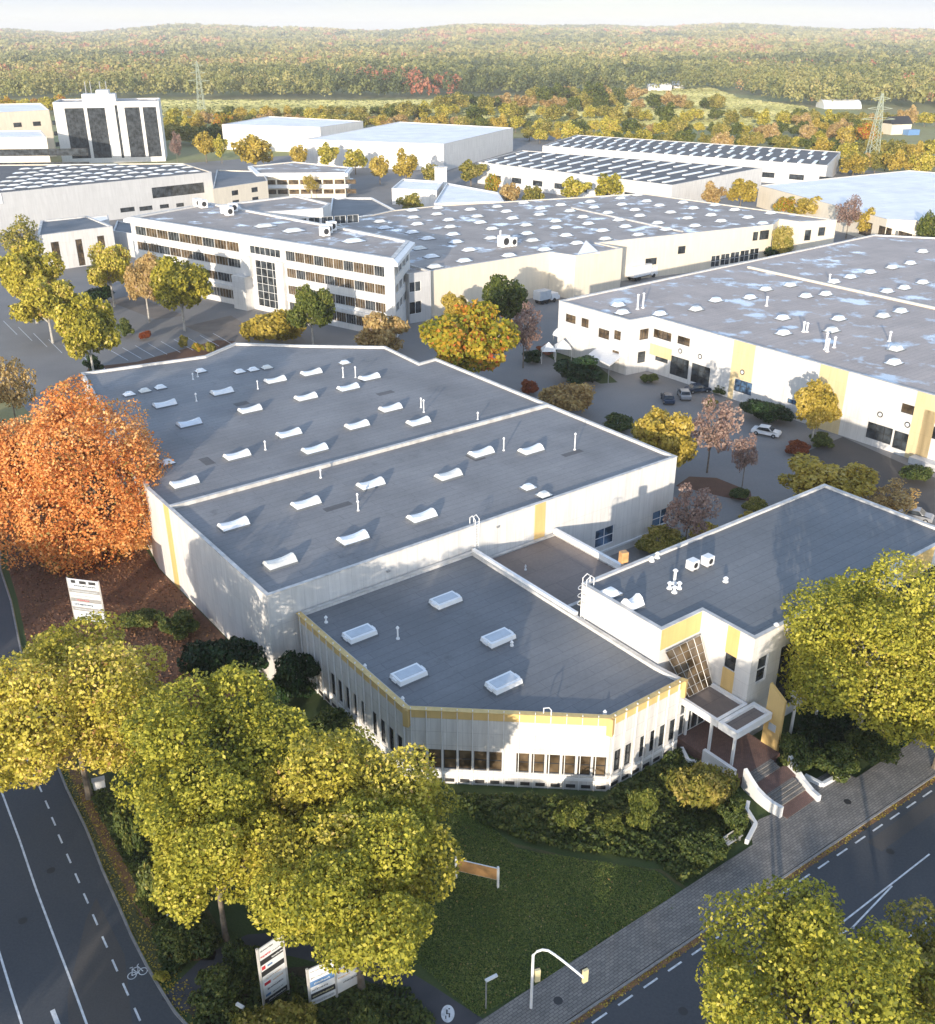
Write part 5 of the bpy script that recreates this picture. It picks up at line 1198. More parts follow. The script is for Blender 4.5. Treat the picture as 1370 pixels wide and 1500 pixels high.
# ground cover bed below the wing and under the trees: one mass of low leaves
def bed(name, label, polys, n, size, mat, zmax=.6, seed=5):
    r_ = random.Random(seed); pts = []
    tot = [abs(sum(p[k][0]*p[(k+1) % len(p)][1]-p[(k+1) % len(p)][0]*p[k][1] for k in range(len(p)))) for p in polys]
    for p, a in zip(polys, tot):
        xs = [q[0] for q in p]; ys = [q[1] for q in p]; m_ = int(n*a/sum(tot)); c_ = 0
        while c_ < m_:
            x, y = r_.uniform(min(xs), max(xs)), r_.uniform(min(ys), max(ys))
            if inpoly(x, y, p):
                hz_ = zmax*(.35+.65*abs(math.sin(x*1.3+math.sin(y*.9)*2)*math.cos(y*1.1+x*.35))); pts.append((x, y, .02+hz_*r_.random()**.6)); c_ += 1
    P = np.array(pts); n = len(P); q = np.random.default_rng(seed)
    nn = q.normal(size=(n, 3))*.5+np.array([0, 0, .8]); nn /= np.linalg.norm(nn, axis=1)[:, None]
    t = np.cross(nn, q.normal(size=(n, 3))); t /= np.linalg.norm(t, axis=1)[:, None]; b = np.cross(nn, t); s = size*q.uniform(.6, 1.4, n)[:, None]
    V = np.stack([P+t*s*.5, P+b*s*.33, P-t*s*.5, P-b*s*.33], 1).reshape(-1, 3)
    patch = .12*np.sin(P[:, 0]*.8+1)*np.cos(P[:, 1]*.7)
    o_ = bpy.data.objects.new(name, quads_mesh(name, V, np.repeat(np.clip(.45+patch+q.normal(size=n)*.2, 0, 1), 4), L[mat])); C.objects.link(o_); o_['kind'] = 'stuff'; return o_
gp = lambda pts: [at(x, y)[:2] for x, y in pts]
bed('ground_cover', '', [gp([(655, 1165), (880, 1175), (990, 1105), (1075, 1150), (1095, 1215), (1060, 1260), (1000, 1300), (960, 1262), (850, 1250), (780, 1238), (700, 1205)])], 17000, .32, 'hedge', .9, 5)
bed('verge_undergrowth', '', [gp([(120, 1150), (150, 1150), (330, 1380), (300, 1400), (240, 1440), (215, 1330), (165, 1230)]), gp([(285, 1490), (340, 1420), (600, 1450), (640, 1500), (600, 1560), (300, 1560)])], 13000, .30, 'hedge', .6, 6)
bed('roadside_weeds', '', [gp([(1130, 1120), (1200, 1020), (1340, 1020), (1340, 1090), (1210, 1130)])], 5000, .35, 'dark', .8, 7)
def litter(name, polys, n, size, mat, seed=3, z=.03):
    o_ = bed(name, '', polys, n, size, mat, .05, seed); return o_
litter('fallen_leaves', [UV((13, 74), (24, 74), (30.8, 73), (31, 100), (35, 130), (23, 130), (17.6, 110.5), (16.6, 102.7), (14.8, 92.5), (13.7, 86))], 15000, .26, 'litter', 8)
litter('roadside_leaves', [[U(u, kw(u)-.5)[:2] for u in (22, 60, 130)]+[U(u, kw(u)+.05)[:2] for u in (130, 60, 22)], [U(a+.0, b)[:2] for a, b in kerbL[4:16]]+[U(a+1.6, b)[:2] for a, b in kerbL[4:16]][::-1]], 5200, .16, 'gold', 9)
litter('lawn_leaves', [gp([(620, 1180), (760, 1250), (980, 1290), (980, 1330), (700, 1490), (640, 1440)])], 700, .16, 'paleg', 10)
# grass tufts over the visible lawn
M_ = bed('grass', '', [gp([(625, 1160), (680, 1180), (760, 1245), (960, 1275), (990, 1300), (990, 1330), (700, 1490), (600, 1400)])], 60000, .12, 'hedge', .09, 12)
L['grass'] = m_leaf('grass_blades', [(0, (.065, .10, .02)), (.5, (.13, .18, .035)), (1, (.29, .28, .07))], .2); M_.data.materials[0] = L['grass']

# ---- belts of small distant trees, zone by zone, each labelled by its place in the belt
ORD = 'first second third fourth fifth sixth seventh eighth ninth tenth eleventh twelfth thirteenth fourteenth fifteenth sixteenth seventeenth eighteenth nineteenth twentieth twenty-first twenty-second twenty-third twenty-fourth twenty-fifth twenty-sixth'.split()
CN = {'plane': 'yellow-green', 'gold': 'golden', 'olive': 'olive', 'green': 'green', 'paleg': 'pale gold', 'maple': 'orange-tinged', 'pink': 'grey-brown', 'dark': 'dark green'}
def belt(where, grp, x0, x1, yf, n, r0, r1, mats, seed):
    r_ = random.Random(seed)
    for k in range(n):
        x = x0+(x1-x0)*(k+.5)/n+r_.uniform(-.3, .3)*(x1-x0)/n; y = yf(x)+r_.uniform(-3.5, 3.5); rx = r_.uniform(r0*1.1, r1*1.4); mt = r_.choice(mats)
        place('%s tree, %s from left in the %s' % (CN[mt], ORD[k], where), x, y, rx, rx*r_.uniform(.62, .95), mt, 't0' if rx < 9 else 'f%d' % (k % 3), group=grp)
mix1 = ['plane', 'gold', 'olive', 'green', 'plane', 'olive', 'paleg', 'maple']
belt('belt right behind the left white hall', 'trees behind the storage halls', 245, 560, lambda x: 176, 24, 8, 12, mix1, 1)
belt('belt between left halls and meadow', 'trees before the meadow', 235, 620, lambda x: 165, 24, 7, 10, ['olive', 'green', 'plane', 'gold'], 2)
belt('belt behind the big storage hall', 'trees behind the big hall', 540, 800, lambda x: 176+(x-540)*.03, 20, 7, 11, ['olive', 'green', 'plane', 'gold', 'paleg'], 3)
belt('row behind the farther row hall', 'trees behind the row hall', 770, 1230, lambda x: 196+(x-770)*.028, 26, 9, 15, mix1, 4)
belt('second row behind farther hall', 'second row behind the row hall', 790, 1240, lambda x: 184+(x-790)*.02, 26, 8, 12, ['olive', 'plane', 'paleg', 'green'], 5)
belt('front row right of the pylon', 'front trees right of the pylon', 1235, 1375, lambda x: 236, 10, 11, 16, ['plane', 'gold', 'olive', 'paleg', 'gold'], 6)
belt('middle row right of the pylon', 'middle trees right of the pylon', 1200, 1375, lambda x: 216, 14, 10, 15, mix1, 7)
belt('back row right of the pylon', 'back trees right of the pylon', 1185, 1290, lambda x: 196, 9, 9, 14, mix1, 8)
belt('row around the white arched hall', 'trees round the arched hall', 1150, 1375, lambda x: 172, 18, 8, 12, ['olive', 'green', 'plane', 'paleg'], 9)
belt('row before the white arched hall', 'trees before the arched hall', 1170, 1280, lambda x: 183, 9, 8, 12, ['olive', 'green', 'gold', 'paleg'], 19)
belt('hedge line across the meadow', 'meadow hedge trees', 560, 1180, lambda x: 161+(x-560)*.012, 26, 8, 14, ['olive', 'plane', 'green'], 10)
belt('upper hedge line of the meadow', 'upper meadow hedge trees', 640, 1060, lambda x: 149, 22, 8, 13, ['green', 'olive', 'paleg'], 11)
belt('row behind the left office slabs', 'trees behind the office slabs', -20, 120, lambda x: 152, 12, 7, 11, ['plane', 'maple', 'gold', 'olive'], 12)
belt('clump beside the left white hall', 'trees beside the left hall', 245, 330, lambda x: 192, 8, 10, 14, ['olive', 'green', 'gold'], 13)
belt('group on the meadow left of the sheds', 'meadow group', 780, 940, lambda x: 136, 12, 9, 15, ['olive', 'green', 'paleg'], 14)

# ---- the far wood: one mass
def wood():
    r_ = np.random.default_rng(5); Ps = []; Sz = []; T = []
    def fld(x, y):   # patchy colour
        return .34+.22*np.sin(x*.009+np.sin(y*.005)*2)*np.cos(y*.006+x*.002)+.12*np.sin(x*.027+y*.013)*np.sin(y*.02)+.14*np.sin(x*.0037-y*.0026+1)+np.where(y > 2200, .12, 0)
    for d0, d1, sp, size, hgt in ((905, 1250, 10.5, 12.5, 19), (1250, 1800, 15, 17, 18), (1800, 2800, 20, 19, 18), (2800, 4500, 38, 36, 20), (4500, 7800, 68, 66, 22)):
        area = .5*(d1**2-d0**2)*1.06; n = int(area/sp**2)
        d = np.sqrt(r_.uniform(d0**2, d1**2, n)); a = r_.uniform(-.53, .53, n); x, y = d*np.sin(a), d*np.cos(a)
        if d0 < 1800:
            # clearings: the meadow in front and the lane of fields on the right
            fy = 985+40*np.sin(x*.01)+np.where(x > 60, np.clip((x-60)*.55, 0, 190), 0)
            fy = np.where(x > 260, 700+60*np.sin(x*.02), fy); fy = np.where(x < -250, 960+20*np.sin(x*.02), fy)
            k = y > fy; gap = (np.abs(x-190) < 55) & (np.abs(y-1210) < 60); k &= ~gap
            x, y, d = x[k], y[k], d[k]
        z = np.array([hill(a_, b_) for a_, b_ in zip(x, y)])
        hh = hgt*r_.uniform(.6, 1.25, len(x)); s = size*r_.uniform(.55, 1.0, len(x))
        m = 60 if d0 < 1200 else (44 if d0 < 1800 else 24)
        ph = r_.normal(size=(len(x), m, 3)); ph /= np.linalg.norm(ph, axis=2)[:, :, None]; ph[:, :, 2] = np.where(ph[:, :, 2] < -.3, -ph[:, :, 2], ph[:, :, 2])
        c = np.stack([x, y, z+hh*.52], 1)[:, None, :]; R3 = np.stack([s*.5, s*.5, hh*.48], 1)[:, None, :]
        P = (c+ph*R3*r_.uniform(.75, 1.08, (len(x), m, 1))).reshape(-1, 3)
        tt = fld(x, y)+r_.normal(size=len(x))*.15
        reds = (np.sin(x*.013+y*.004+1.3)*np.sin(y*.0037+x*.002+.7) > .80) & (r_.random(len(x)) < .22); tt = np.where(reds, r_.uniform(.86, .97, len(x)), np.minimum(tt, .84))
        Ps.append((P, ph.reshape(-1, 3), np.repeat(s*(.26 if m > 50 else .32 if m > 30 else .42), m), np.repeat(tt, m)))
    V = []; TT = []
    for P, dn, s, t in Ps:
        n = len(P); nn = dn*.8+r_.normal(size=(n, 3))*.45; nn /= np.linalg.norm(nn, axis=1)[:, None]
        tx = np.cross(nn, r_.normal(size=(n, 3))); tx /= np.linalg.norm(tx, axis=1)[:, None]; b = np.cross(nn, tx); s = (s*r_.uniform(.6, 1.2, n))[:, None]
        V.append(np.stack([P+tx*s*.5, P+b*s*.38, P-tx*s*.5, P-b*s*.38], 1).reshape(-1, 3)); TT.append(np.repeat(np.clip(t+r_.normal(size=n)*.035, 0, 1), 4))
    V = np.concatenate(V); TT = np.concatenate(TT)
    o_ = bpy.data.objects.new('forest', quads_mesh('forest', V, TT, L['forest'])); C.objects.link(o_); o_['kind'] = 'stuff'; print('forest quads', len(V)//4)
wood()
# meadows in front of the wood
M['meadow'] = m_noise('meadow', [(.3, (.34, .36, .13)), (.7, (.46, .46, .20))], .012, .95, 4)
M['meadow_b'] = m_noise('reed_meadow', [(.3, (.32, .27, .13)), (.7, (.42, .37, .19))], .015, .95, 4)
struct('meadow', gp([(560, 182), (1190, 186), (1140, 168), (600, 162)]), .05, M['meadow_b'])
struct('meadow', gp([(-100, 160), (1190, 166), (1180, 156), (1000, 152), (560, 149), (-100, 148)]), .10, M['meadow'])
struct('meadow', gp([(880, 143), (1085, 146), (1040, 128), (900, 126)]), .15, M['meadow'])

def tall_grass(name, polys, n, hgt, wid, mat, seed):
    q = np.random.default_rng(seed); r_ = random.Random(seed); pts = []
    tot = [abs(sum(p[k][0]*p[(k+1) % len(p)][1]-p[(k+1) % len(p)][0]*p[k][1] for k in range(len(p)))) for p in polys]
    for p, a in zip(polys, tot):
        xs = [v[0] for v in p]; ys = [v[1] for v in p]; m_ = int(n*a/sum(tot)); c_ = 0
        while c_ < m_:
            x, y = r_.uniform(min(xs), max(xs)), r_.uniform(min(ys), max(ys))
            if inpoly(x, y, p): pts.append((x, y)); c_ += 1
    P = np.array(pts); n = len(P); a = q.uniform(0, math.pi, n); w_ = wid*q.uniform(.6, 1.3, n); h_ = hgt*q.uniform(.5, 1.2, n)
    dx, dy = np.cos(a)*w_/2, np.sin(a)*w_/2; z = np.zeros(n)+.02; lx, ly = q.normal(size=n)*h_*.3, q.normal(size=n)*h_*.3
    V = np.stack([np.stack([P[:, 0]-dx, P[:, 1]-dy, z], 1), np.stack([P[:, 0]+dx, P[:, 1]+dy, z], 1), np.stack([P[:, 0]+dx*.7+lx, P[:, 1]+dy*.7+ly, h_], 1), np.stack([P[:, 0]-dx*.7+lx, P[:, 1]-dy*.7+ly, h_], 1)], 1).reshape(-1, 3)
    tt = .5+.25*np.sin(P[:, 1]*.05)+q.normal(size=n)*.1
    o_ = bpy.data.objects.new(name, quads_mesh(name, V, np.repeat(np.clip(tt, 0, 1), 4), L[mat])); C.objects.link(o_); o_['kind'] = 'stuff'
L['reed'] = m_leaf('meadow_grass', [(0, (.26, .25, .10)), (.5, (.42, .42, .18)), (1, (.52, .48, .24))], .25)
tall_grass('meadow_grass', [gp([(200, 168), (1190, 188), (1180, 158), (1085, 146), (1040, 128), (900, 126), (880, 143), (560, 149), (200, 148)])], 30000, 1.6, 4.5, 'reed', 31)

# ================================================================== STREET THINGS
def arc_pts(p0, h, p1, z1, n=8):
    pts = [(p0[0], p0[1], 0), (p0[0], p0[1], h*.84)]
    for k in range(1, n+1):
        f_ = k/n; s = f_**1.25; zz = h*.84+(h*.16)*math.sin(min(1, f_*2.6)*math.pi/2)-(h-z1)*max(0, (f_-.38)/.62)**1.3
        pts.append((p0[0]+(p1[0]-p0[0])*s, p0[1]+(p1[1]-p0[1])*s, zz))
    return pts
b0 = at(778, 1478); hd = at(855, 1434, 4.6)
t = thing('traffic_light', 'grey curved mast with traffic signal heads reaching over the pavement towards the road', 'traffic light', b0)
m = MB(); ap = arc_pts(b0, 5.7, hd, 4.7); m.tube(ap, [.10, .09]+[.075]*8, 8); m.build('mast', M['trim'], t)
def head(parent, p, ang, nm='signal_head'):
    m = MB(); m.box((p[0], p[1], p[2]-.5), .34, .18, 1.0, ang); o = m.build(nm, M['signal'], parent)
    d = Vector((math.sin(ang), -math.cos(ang), 0)); q = Vector(p)-d*.12
    f = MB(); f.box((q.x, q.y, p[2]-.52), .36, .08, 1.04, ang)
    f.box((q.x-d.x*.12, q.y-d.y*.12, p[2]+.2), .3, .22, .05, ang); f.box((q.x-d.x*.12, q.y-d.y*.12, p[2]-.1), .3, .22, .05, ang); f.build('visor_plate', M['black'], o)
head(t, (hd[0]+.1, hd[1]+.1, 4.75), .5); head(t, (b0[0]+.32, b0[1]+.1, 2.9), .3)
def small_lamp(label, px, py, h, d, arm=.8):
    c = at(px, py); t_ = thing('street_lamp', label, 'lamp', c, 'low footpath lamps'); m = MB(); m.tube([c, (c[0], c[1], h)], .055, 6); m.build('post', M['metal'], t_)
    m = MB(); m.obar((c[0]-d[0]*.05, c[1]-d[1]*.05, h), (c[0]+d[0]*arm, c[1]+d[1]*arm, h), .2, .12); m.build('lamp_head', M['trim'], t_)
small_lamp('small grey footpath lamp with angled head at the lawn corner', 712, 1478, 2.5, (.85, .5)); small_lamp('small pale footpath lamp in the shrubs at the bottom left', 360, 1503, 1.6, (-.75, .45), .6)
t = thing('marker_post', 'thin pale marker post on the verge under the foreground crown', 'post', at(252, 1366)); c = at(252, 1366); m = MB(); m.tube([c, (c[0]-.1, c[1], 1.6)], .05, 6); m.tube([(c[0]-.1, c[1], 1.6), (c[0]-.1, c[1], 1.66)], .07, 6); m.build('post', M['trim'], t)
t = thing('utility_box', 'small white utility box on the verge by the left road', 'utility box', at(147, 1158)); c = at(147, 1158); m = MB(); m.box(c, .9, .45, 1.1, .4); m.build('cabinet', M['trim'], t); m = MB(); m.box((c[0], c[1], 1.1), 1.0, .55, .07, .4); m.build('cap', M['coping'], t)
# tenant boards
def board(parent, a, b, z0, z1, rows, seed, name='board', side=-1):
    """sign board between ground points a and b with rows of illegible company panels"""
    A_, B_ = Vector((a[0], a[1], 0)), Vector((b[0], b[1], 0)); d = (B_-A_); Ln = d.length; d.normalize(); n_ = Vector((d.y, -d.x, 0))
    def slab(mb, s0, s1_, za, zb, f0_, f1_): 
        q = [A_+d*s0+n_*f1_, A_+d*s1_+n_*f1_, A_+d*s1_+n_*f0_, A_+d*s0+n_*f0_]; mb.hexa([(p.x, p.y, za) for p in q], [(p.x, p.y, zb) for p in q])
    m = MB(); slab(m, 0, Ln, z0, z1, -.04, .04); o = m.build(name, M['trim'], parent)
    r_ = random.Random(seed); hh = (z1-z0)/len(rows)
    for k, rw_ in enumerate(rows):
        zt = z1-k*hh
        m = MB(); slab(m, .04, Ln-.04, zt-hh+.03, zt-.03, .0401, .05); q = m.build('name_panel', M[rw_[0]], o)
        for mat_, s0, s1_, a_, b_ in rw_[1]:
            m = MB()
            if s1_-s0 > .25:      # a line of small unreadable letter strokes
                s = s0
                while s < s1_:
                    w_ = r_.uniform(.015, .035); slab(m, Ln*s, Ln*min(s+w_, s1_), zt-hh+hh*a_+r_.uniform(0, .1)*hh, zt-hh+hh*b_-r_.uniform(0, .1)*hh, .0501, .056); s += w_+r_.uniform(.008, .02)
            else: slab(m, Ln*s0, Ln*s1_, zt-hh+hh*a_, zt-hh+hh*b_, .0501, .056)
            m.build('lettering', M[mat_], q)
    return o
def post(parent, p, h, r_=.07): m = MB(); m.box((p[0], p[1], 0), r_*2, r_*2, h, .6); m.build('post', M['coping'], parent)
pa, pb_ = at(388, 1480), at(423, 1455)
t = thing('tenant_sign', 'tall white tenant board with black and red company panels, left of the double board', 'sign', pa, 'tenant boards')
rows = [('trim', [('dark', .1, .6, .3, .6)]), ('trim', [('red', .08, .5, .3, .7), ('dark', .55, .9, .3, .5)]), ('dark', [('trim', .5, .95, .3, .6)]), ('trim', [('red', .08, .22, .2, .8), ('blue', .3, .5, .3, .6)]), ('dark', []), ('trim', [('orange', .1, .8, .3, .5)]), ('trim', [('red', .1, .35, .3, .8), ('orange', .45, .85, .3, .6)]), ('trim', [('dark', .2, .85, .3, .6)]), ('trim', [('blue', .1, .3, .3, .7), ('dark', .4, .8, .3, .5)]), ('dark', [('trim', .2, .9, .3, .6)])]
board(t, pa, pb_, .45, 5.3, rows, 3); post(t, pa, 5.4); post(t, pb_, 5.4)
p1_, p2_, p3_ = at(456, 1482), at(494, 1464), at(528, 1446)
t = thing('tenant_sign', 'double white tenant board with dark company panels under the round tree', 'sign', p1_, 'tenant boards')
rows = [('trim', [('dark', .1, .7, .4, .6)]), ('trim', [('metal', .1, .8, .3, .6)]), ('blue', [('trim', .2, .8, .3, .6)]), ('trim', [('dark', .1, .7, .3, .6)]), ('dark', [('signal', .1, .9, .3, .6)]), ('trim', [('metal', .1, .9, .2, .7)])]
rows2 = [('trim', [('dark', .1, .5, .4, .6)]), ('dark', []), ('trim', [('red', .1, .8, .3, .7)]), ('trim', [('orange', .1, .6, .3, .6)]), ('trim', [('dark', .3, .9, .3, .6)]), ('trim', [])]
board(t, p1_, p2_, .5, 3.7, rows, 4); board(t, p2_, p3_, .5, 3.7, rows2, 5)
for p in (p1_, p2_, p3_): post(t, p, 3.8)
pa, pb_ = at(112, 916), at(157, 922)
t = thing('tenant_sign', 'large white tenant board with dark heading in front of the orange oak', 'sign', pa, 'tenant boards')
rows = [('dome_g', [('dark', .12, .26, .15, .8), ('dark', .38, .6, .1, .75), ('dark', .68, .9, .15, .75)]), ('dome_g', [('dark', .2, .9, .45, .8)]), ('metal', [('dome_g', .1, .9, .3, .6)]), ('dome_g', [('metal', .1, .8, .3, .6)]), ('metal', [('red', .2, .6, .3, .6)]), ('dome_g', [('carred', .1, .7, .3, .7)]), ('metal', [('dome_g', .1, .9, .3, .6)]), ('dome_g', [('dark', .4, .9, .3, .7)]), ('dome_g', [])]
board(t, pa, pb_, .8, 5.6, rows, 6); post(t, pa, 5.7); post(t, pb_, 5.7)
t = thing('lawn_sign', 'orange wooden board sign with white end post on the lawn beside the big crown', 'sign', at(728, 1302))
a, b = at(668, 1258, 1.85), at(729, 1272, 1.85); board(t, a, b, .75, 1.85, [('orange', [])], 9); m = MB(); 
m.box((b[0]+.05, b[1], 0), .14, .2, 1.95, .2); m.build('end_post', M['trim'], t); m = MB(); m.box((a[0], a[1], 0), .14, .2, 1.95, .2); m.build('end_post', M['trim'], t)
# bench
t = thing('bench', 'weathered grey bench in the shrubs beside the pavement', 'bench', at(1072, 1238)); a, b = Vector(at(1062, 1243)), Vector(at(1084, 1228)); d = (b-a).normalized(); nn_ = Vector((-d.y, d.x, 0))
m = MB()
for q in (-.18, 0, .18): m.obar(a+nn_*q+Vector((0, 0, .45)), b+nn_*q+Vector((0, 0, .45)), .13, .04)
m.build('seat', M['coping'], t)
m = MB()
for q in (.6, .78): m.obar(a+nn_*.28+Vector((0, 0, q)), b+nn_*.28+Vector((0, 0, q)), .04, .12)
m.build('backrest', M['coping'], t)
for e in (a+d*.2, b-d*.2): m = MB(); m.obar(e-nn_*.2, e+nn_*.25, .08, .44); m.build('leg', M['metal'], t)

# ---- vehicles
def make_car(label, body, loc, rz, group='cars parked in the courtyard'):
    t_ = thing('parked_car', label, 'car', loc, group, 0); m = MB()
    prof = [(-2.1, .35), (-2.1, .78), (-1.95, .88), (-1.45, .92), (-1.05, 1.38), (.45, 1.42), (1.05, .95), (1.9, .82), (2.12, .62), (2.12, .32)]
    T = lambda x, y, z: (loc[0]+x*math.cos(rz)-y*math.sin(rz), loc[1]+x*math.sin(rz)+y*math.cos(rz), loc[2]+z)
    wd = lambda z: .86 if z < .93 else .68
    for k in range(len(prof)):
        a, b = prof[k], prof[(k+1) % len(prof)]; m.face([T(a[0], -wd(a[1]), a[1]), T(b[0], -wd(b[1]), b[1]), T(b[0], wd(b[1]), b[1]), T(a[0], wd(a[1]), a[1])])
    lo = [p for p in prof if p[1] < .93]; up = [(-1.45, .92), (-1.05, 1.38), (.45, 1.42), (1.05, .95)]
    for sg in (-1, 1):
        m.face([T(p[0], sg*.86, p[1]) for p in lo][::sg]); m.face([T(p[0], sg*wd(p[1]), p[1]) for p in up][::sg])
    m.build('body', M[body], t_)
    for sg in (-1, 1):
        g_ = MB(); g_.face([T(x, sg*(.875-(z-.93)*.36), z) for x, z in ((-1.3, .96), (-1.0, 1.33), (.4, 1.36), (.85, .98))][::sg]); g_.build('side_window', M['glass'], t_)
    g_ = MB(); g_.face([T(.5, -.62, 1.41), T(1.08, -.75, .97), T(1.08, .75, .97), T(.5, .62, 1.41)]); g_.build('windscreen', M['glass'], t_)
    g_ = MB(); g_.face([T(-1.47, -.75, .95), T(-1.09, -.62, 1.37), T(-1.09, .62, 1.37), T(-1.47, .75, .95)]); g_.build('rear_window', M['glass'], t_)
    for x in (-1.3, 1.35):
        for y in (-.8, .8):
            w_ = MB(); w_.tube([T(x, y-.1, .32), T(x, y+.1, .32)], .32, 12); o_ = w_.build('wheel', M['black'], t_); w_ = MB(); w_.tube([T(x, y-.11, .32), T(x, y+.11, .32)], .17, 10); w_.build('rim', M['metal'], o_)
    for y in (-.6, .6): l_ = MB(); l_.face([T(2.125, y-.18, .58), T(2.125, y+.18, .58), T(2.0, y+.18, .76), T(2.0, y-.18, .76)]); l_.build('headlight', M['dome'], t_)
    return t_
ang = math.atan2(AX[1], AX[0])
make_car('dark blue car parked beside the round yellow tree in the courtyard', 'carred', at(978, 588), ang+.9); make_car('silver car parked right next to the dark blue courtyard car', 'cargrey', at(1002, 582), ang+.9)
make_car('black-and-white looking car by the dark hedge mound', 'carwhite', at(1122, 637), ang-1.2); make_car('dark car in front of the loading doors of the right warehouse', 'carred', at(1022, 574), ang-.4)
make_car('blue-grey car at the far right behind the front office roof', 'cargrey', at(1340, 760), ang-1.2); make_car('white car beside the dark shelter near the golden tree', 'carwhite', at(1253, 356), ang, 'cars at the far halls')
def truck(label, p0, p1, h, wd, mat, group, cab=True):
    a, b = Vector(p0), Vector(p1); d = (b-a).normalized(); nn_ = Vector((-d.y, d.x, 0)); t_ = thing('truck', label, 'truck', tuple(a), group); m = MB()
    def bx(mb, s0, s1_, za, zb, w_=wd):
        q = [a+d*s0-nn_*w_/2, a+d*s1_-nn_*w_/2, a+d*s1_+nn_*w_/2, a+d*s0+nn_*w_/2]; mb.hexa([(p.x, p.y, za) for p in q], [(p.x, p.y, zb) for p in q])
    Ln = (b-a).length; bx(m, 0, Ln-2.6, 1.0, h); m.build('cargo_box', M[mat], t_)
    m = MB(); bx(m, Ln-2.3, Ln-.2, .6, h*.68, wd*.92); bx(m, Ln-.2, Ln+.3, .6, 1.4, wd*.9); o_ = m.build('cab', M['carwhite'], t_); g_ = MB(); bx(g_, Ln-.199, Ln-.17, 1.5, h*.62, wd*.8); g_.build('windscreen', M['glass'], o_)
    m = MB(); bx(m, .2, Ln-.3, .62, .99, wd*.5); m.build('chassis', M['dark'], t_)
    for s in (1.0, 2.2, Ln-1.4):
        for sg in (-1, 1): m = MB(); q = a+d*s+nn_*sg*wd*.42; m.tube([(q.x-nn_.x*.15, q.y-nn_.y*.15, .5), (q.x+nn_.x*.15, q.y+nn_.y*.15, .5)], .5, 10); m.build('wheel', M['black'], t_)
truck('white box truck parked before the cream hall, nearest the hall corner', at(923, 412), at(958, 404), 3.6, 2.5, 'carwhite', 'trucks in the cream hall yard')
truck('white box truck in the middle of the row at the cream hall', at(945, 400), at(982, 392), 3.4, 2.5, 'dome', 'trucks in the cream hall yard')
truck('white box truck farthest back beside the red banner flag', at(982, 398), at(1012, 391), 3.8, 2.5, 'carwhite', 'trucks in the cream hall yard')
truck('white van with silver roof in the lane left of the right warehouse', at(786, 446), at(814, 440), 3.0, 2.3, 'dome_g', 'vans in the lane')
truck('small van with teal load at the recess of the cream hall', at(1168, 370), at(1184, 365), 3.4, 2.4, 'teal', 'vans at the recess')

# ================================================================== LIGHT, SKY, CAMERA
SUN_EL = R(9.2); SUN_AZ = R(14.0)      # sun low behind the camera, a little to the left
sd = Vector((-math.sin(SUN_AZ)*math.cos(SUN_EL), -math.cos(SUN_AZ)*math.cos(SUN_EL), math.sin(SUN_EL)))
sun = bpy.data.lights.new('sun', 'SUN'); sun.energy = 3.5; sun.angle = R(.6); sun.color = (1.0, .88, .72)
so = bpy.data.objects.new('sun', sun); C.objects.link(so); so.rotation_euler = sd.to_track_quat('Z', 'Y').to_euler()
w = bpy.data.worlds.new('World'); bpy.context.scene.world = w; w.use_nodes = True; nt = w.node_tree
bg = nt.nodes['Background']; sk = nt.nodes.new('ShaderNodeTexSky'); sk.sky_type = 'NISHITA'; sk.sun_disc = False
sk.sun_elevation = SUN_EL; sk.sun_rotation = math.pi+SUN_AZ; sk.altitude = 100; sk.air_density = 1.0; sk.dust_density = 1.2; sk.ozone_density = 1.5
tc = nt.nodes.new('ShaderNodeTexCoord'); mp = nt.nodes.new('ShaderNodeMapping'); mp.inputs['Scale'].default_value = (1.2, 1.2, 14); nt.links.new(tc.outputs['Generated'], mp.inputs[0])
nz = noise(nt, mp.outputs[0], 1.6, 6, .55)
msk = ramp(nt, nz, [(.34, (.62, .62, .62)), (.58, (1, 1, 1))])
sx = nt.nodes.new('ShaderNodeSeparateXYZ'); nt.links.new(tc.outputs['Generated'], sx.inputs[0])
low = ramp(nt, sx.outputs['Z'], [(.0, (1, 1, 1)), (.05, (1, 1, 1)), (.12, (.8, .8, .8)), (.30, (.10, .10, .10)), (1, (.10, .10, .10))])   # cloud bank near the horizon, clear blue above
msk = mixc(nt, 1.0, msk, low, 'MULTIPLY')
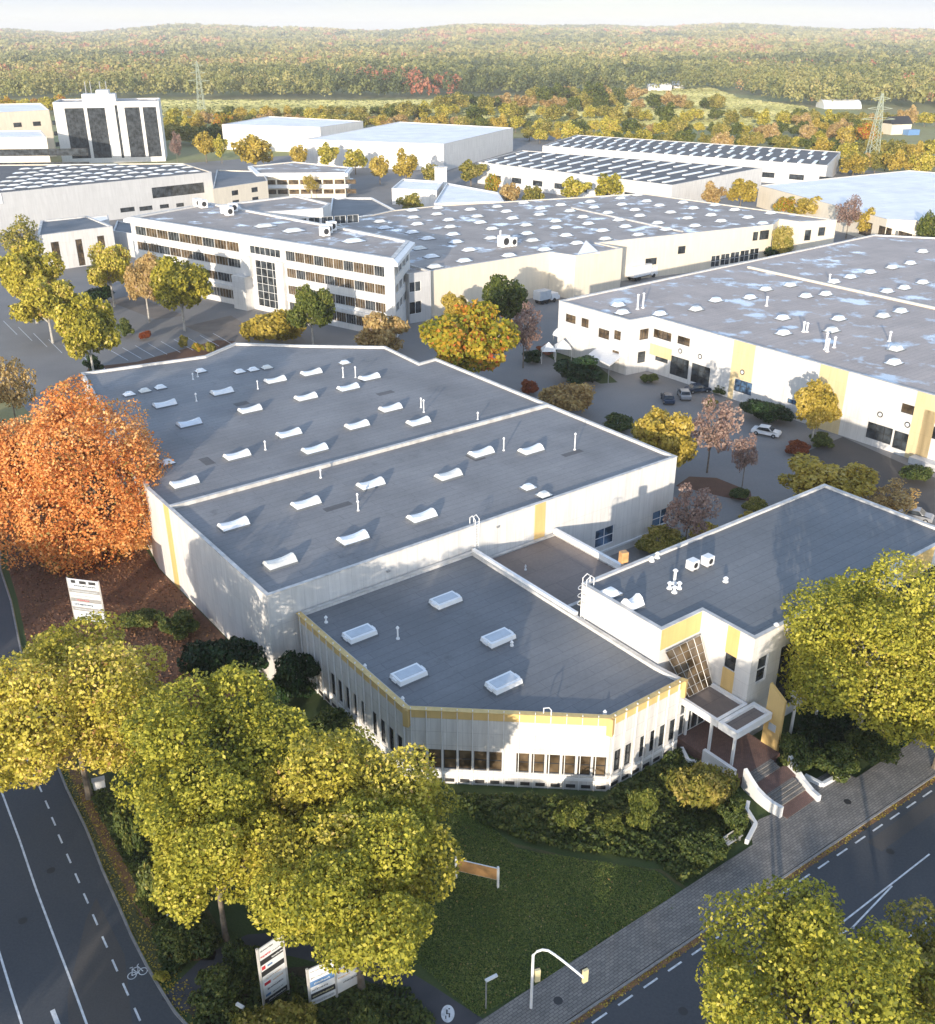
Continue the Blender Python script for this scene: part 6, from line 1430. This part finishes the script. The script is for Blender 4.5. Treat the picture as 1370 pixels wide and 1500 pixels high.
blue = mixc(nt, 1.0, sk.outputs[0], (1.18, 1.26, 1.42), 'MULTIPLY')
cl = ramp(nt, sx.outputs['Z'], [(.0, (.335, .335, .335)), (.012, (.335, .338, .34)), (.024, (.27, .29, .315)), (.05, (.30, .32, .35)), (.16, (.66, .69, .72)), (1, (.66, .69, .74))]); cl = mixc(nt, 1.0, cl, (10, 10, 10), 'MULTIPLY')
col = mixc(nt, msk, blue, cl); nt.links.new(col, bg.inputs[0]); bg.inputs[1].default_value = .15
# haze
hz_m = bpy.data.materials.new('haze'); hz_m.use_nodes = True; n2 = hz_m.node_tree; n2.nodes.clear(); oo_ = n2.nodes.new('ShaderNodeOutputMaterial'); pv = n2.nodes.new('ShaderNodeVolumePrincipled')
pv.inputs['Density'].default_value = 1.15e-4; pv.inputs['Color'].default_value = (1, 1, 1, 1); pv.inputs['Anisotropy'].default_value = 0; n2.links.new(pv.outputs[0], oo_.inputs['Volume'])
USE_HAZE = True
if USE_HAZE:
    m = MB(); m.hexa([(-9000, -900, -1.2), (9000, -900, -1.2), (9000, 14000, -1.2), (-9000, 14000, -1.2)], [(-9000, -900, 155), (9000, -900, 155), (9000, 14000, 155), (-9000, 14000, 155)])
    o = m.build('haze', hz_m); o['kind'] = 'stuff'
cam = bpy.data.cameras.new('camera'); co = bpy.data.objects.new('camera', cam); C.objects.link(co); bpy.context.scene.camera = co
co.location = (0, 0, CAMH); co.rotation_euler = (math.pi/2-TH, 0, 0)
cam.sensor_fit = 'HORIZONTAL'; cam.sensor_width = 36; cam.lens = 36*FOC/1370; cam.clip_start = .5; cam.clip_end = 60000
sc = bpy.context.scene; vs_ = sc.view_settings; vs_.view_transform = 'Standard'; vs_.look = 'None'; vs_.exposure = 1.02; vs_.gamma = 1
sc.cycles.max_bounces = 6; sc.cycles.diffuse_bounces = 3; sc.cycles.glossy_bounces = 2; sc.cycles.transmission_bounces = 3; sc.cycles.volume_bounces = 0; sc.cycles.use_denoising = True
for o in bpy.data.objects:
    if '_org' in o: del o['_org']
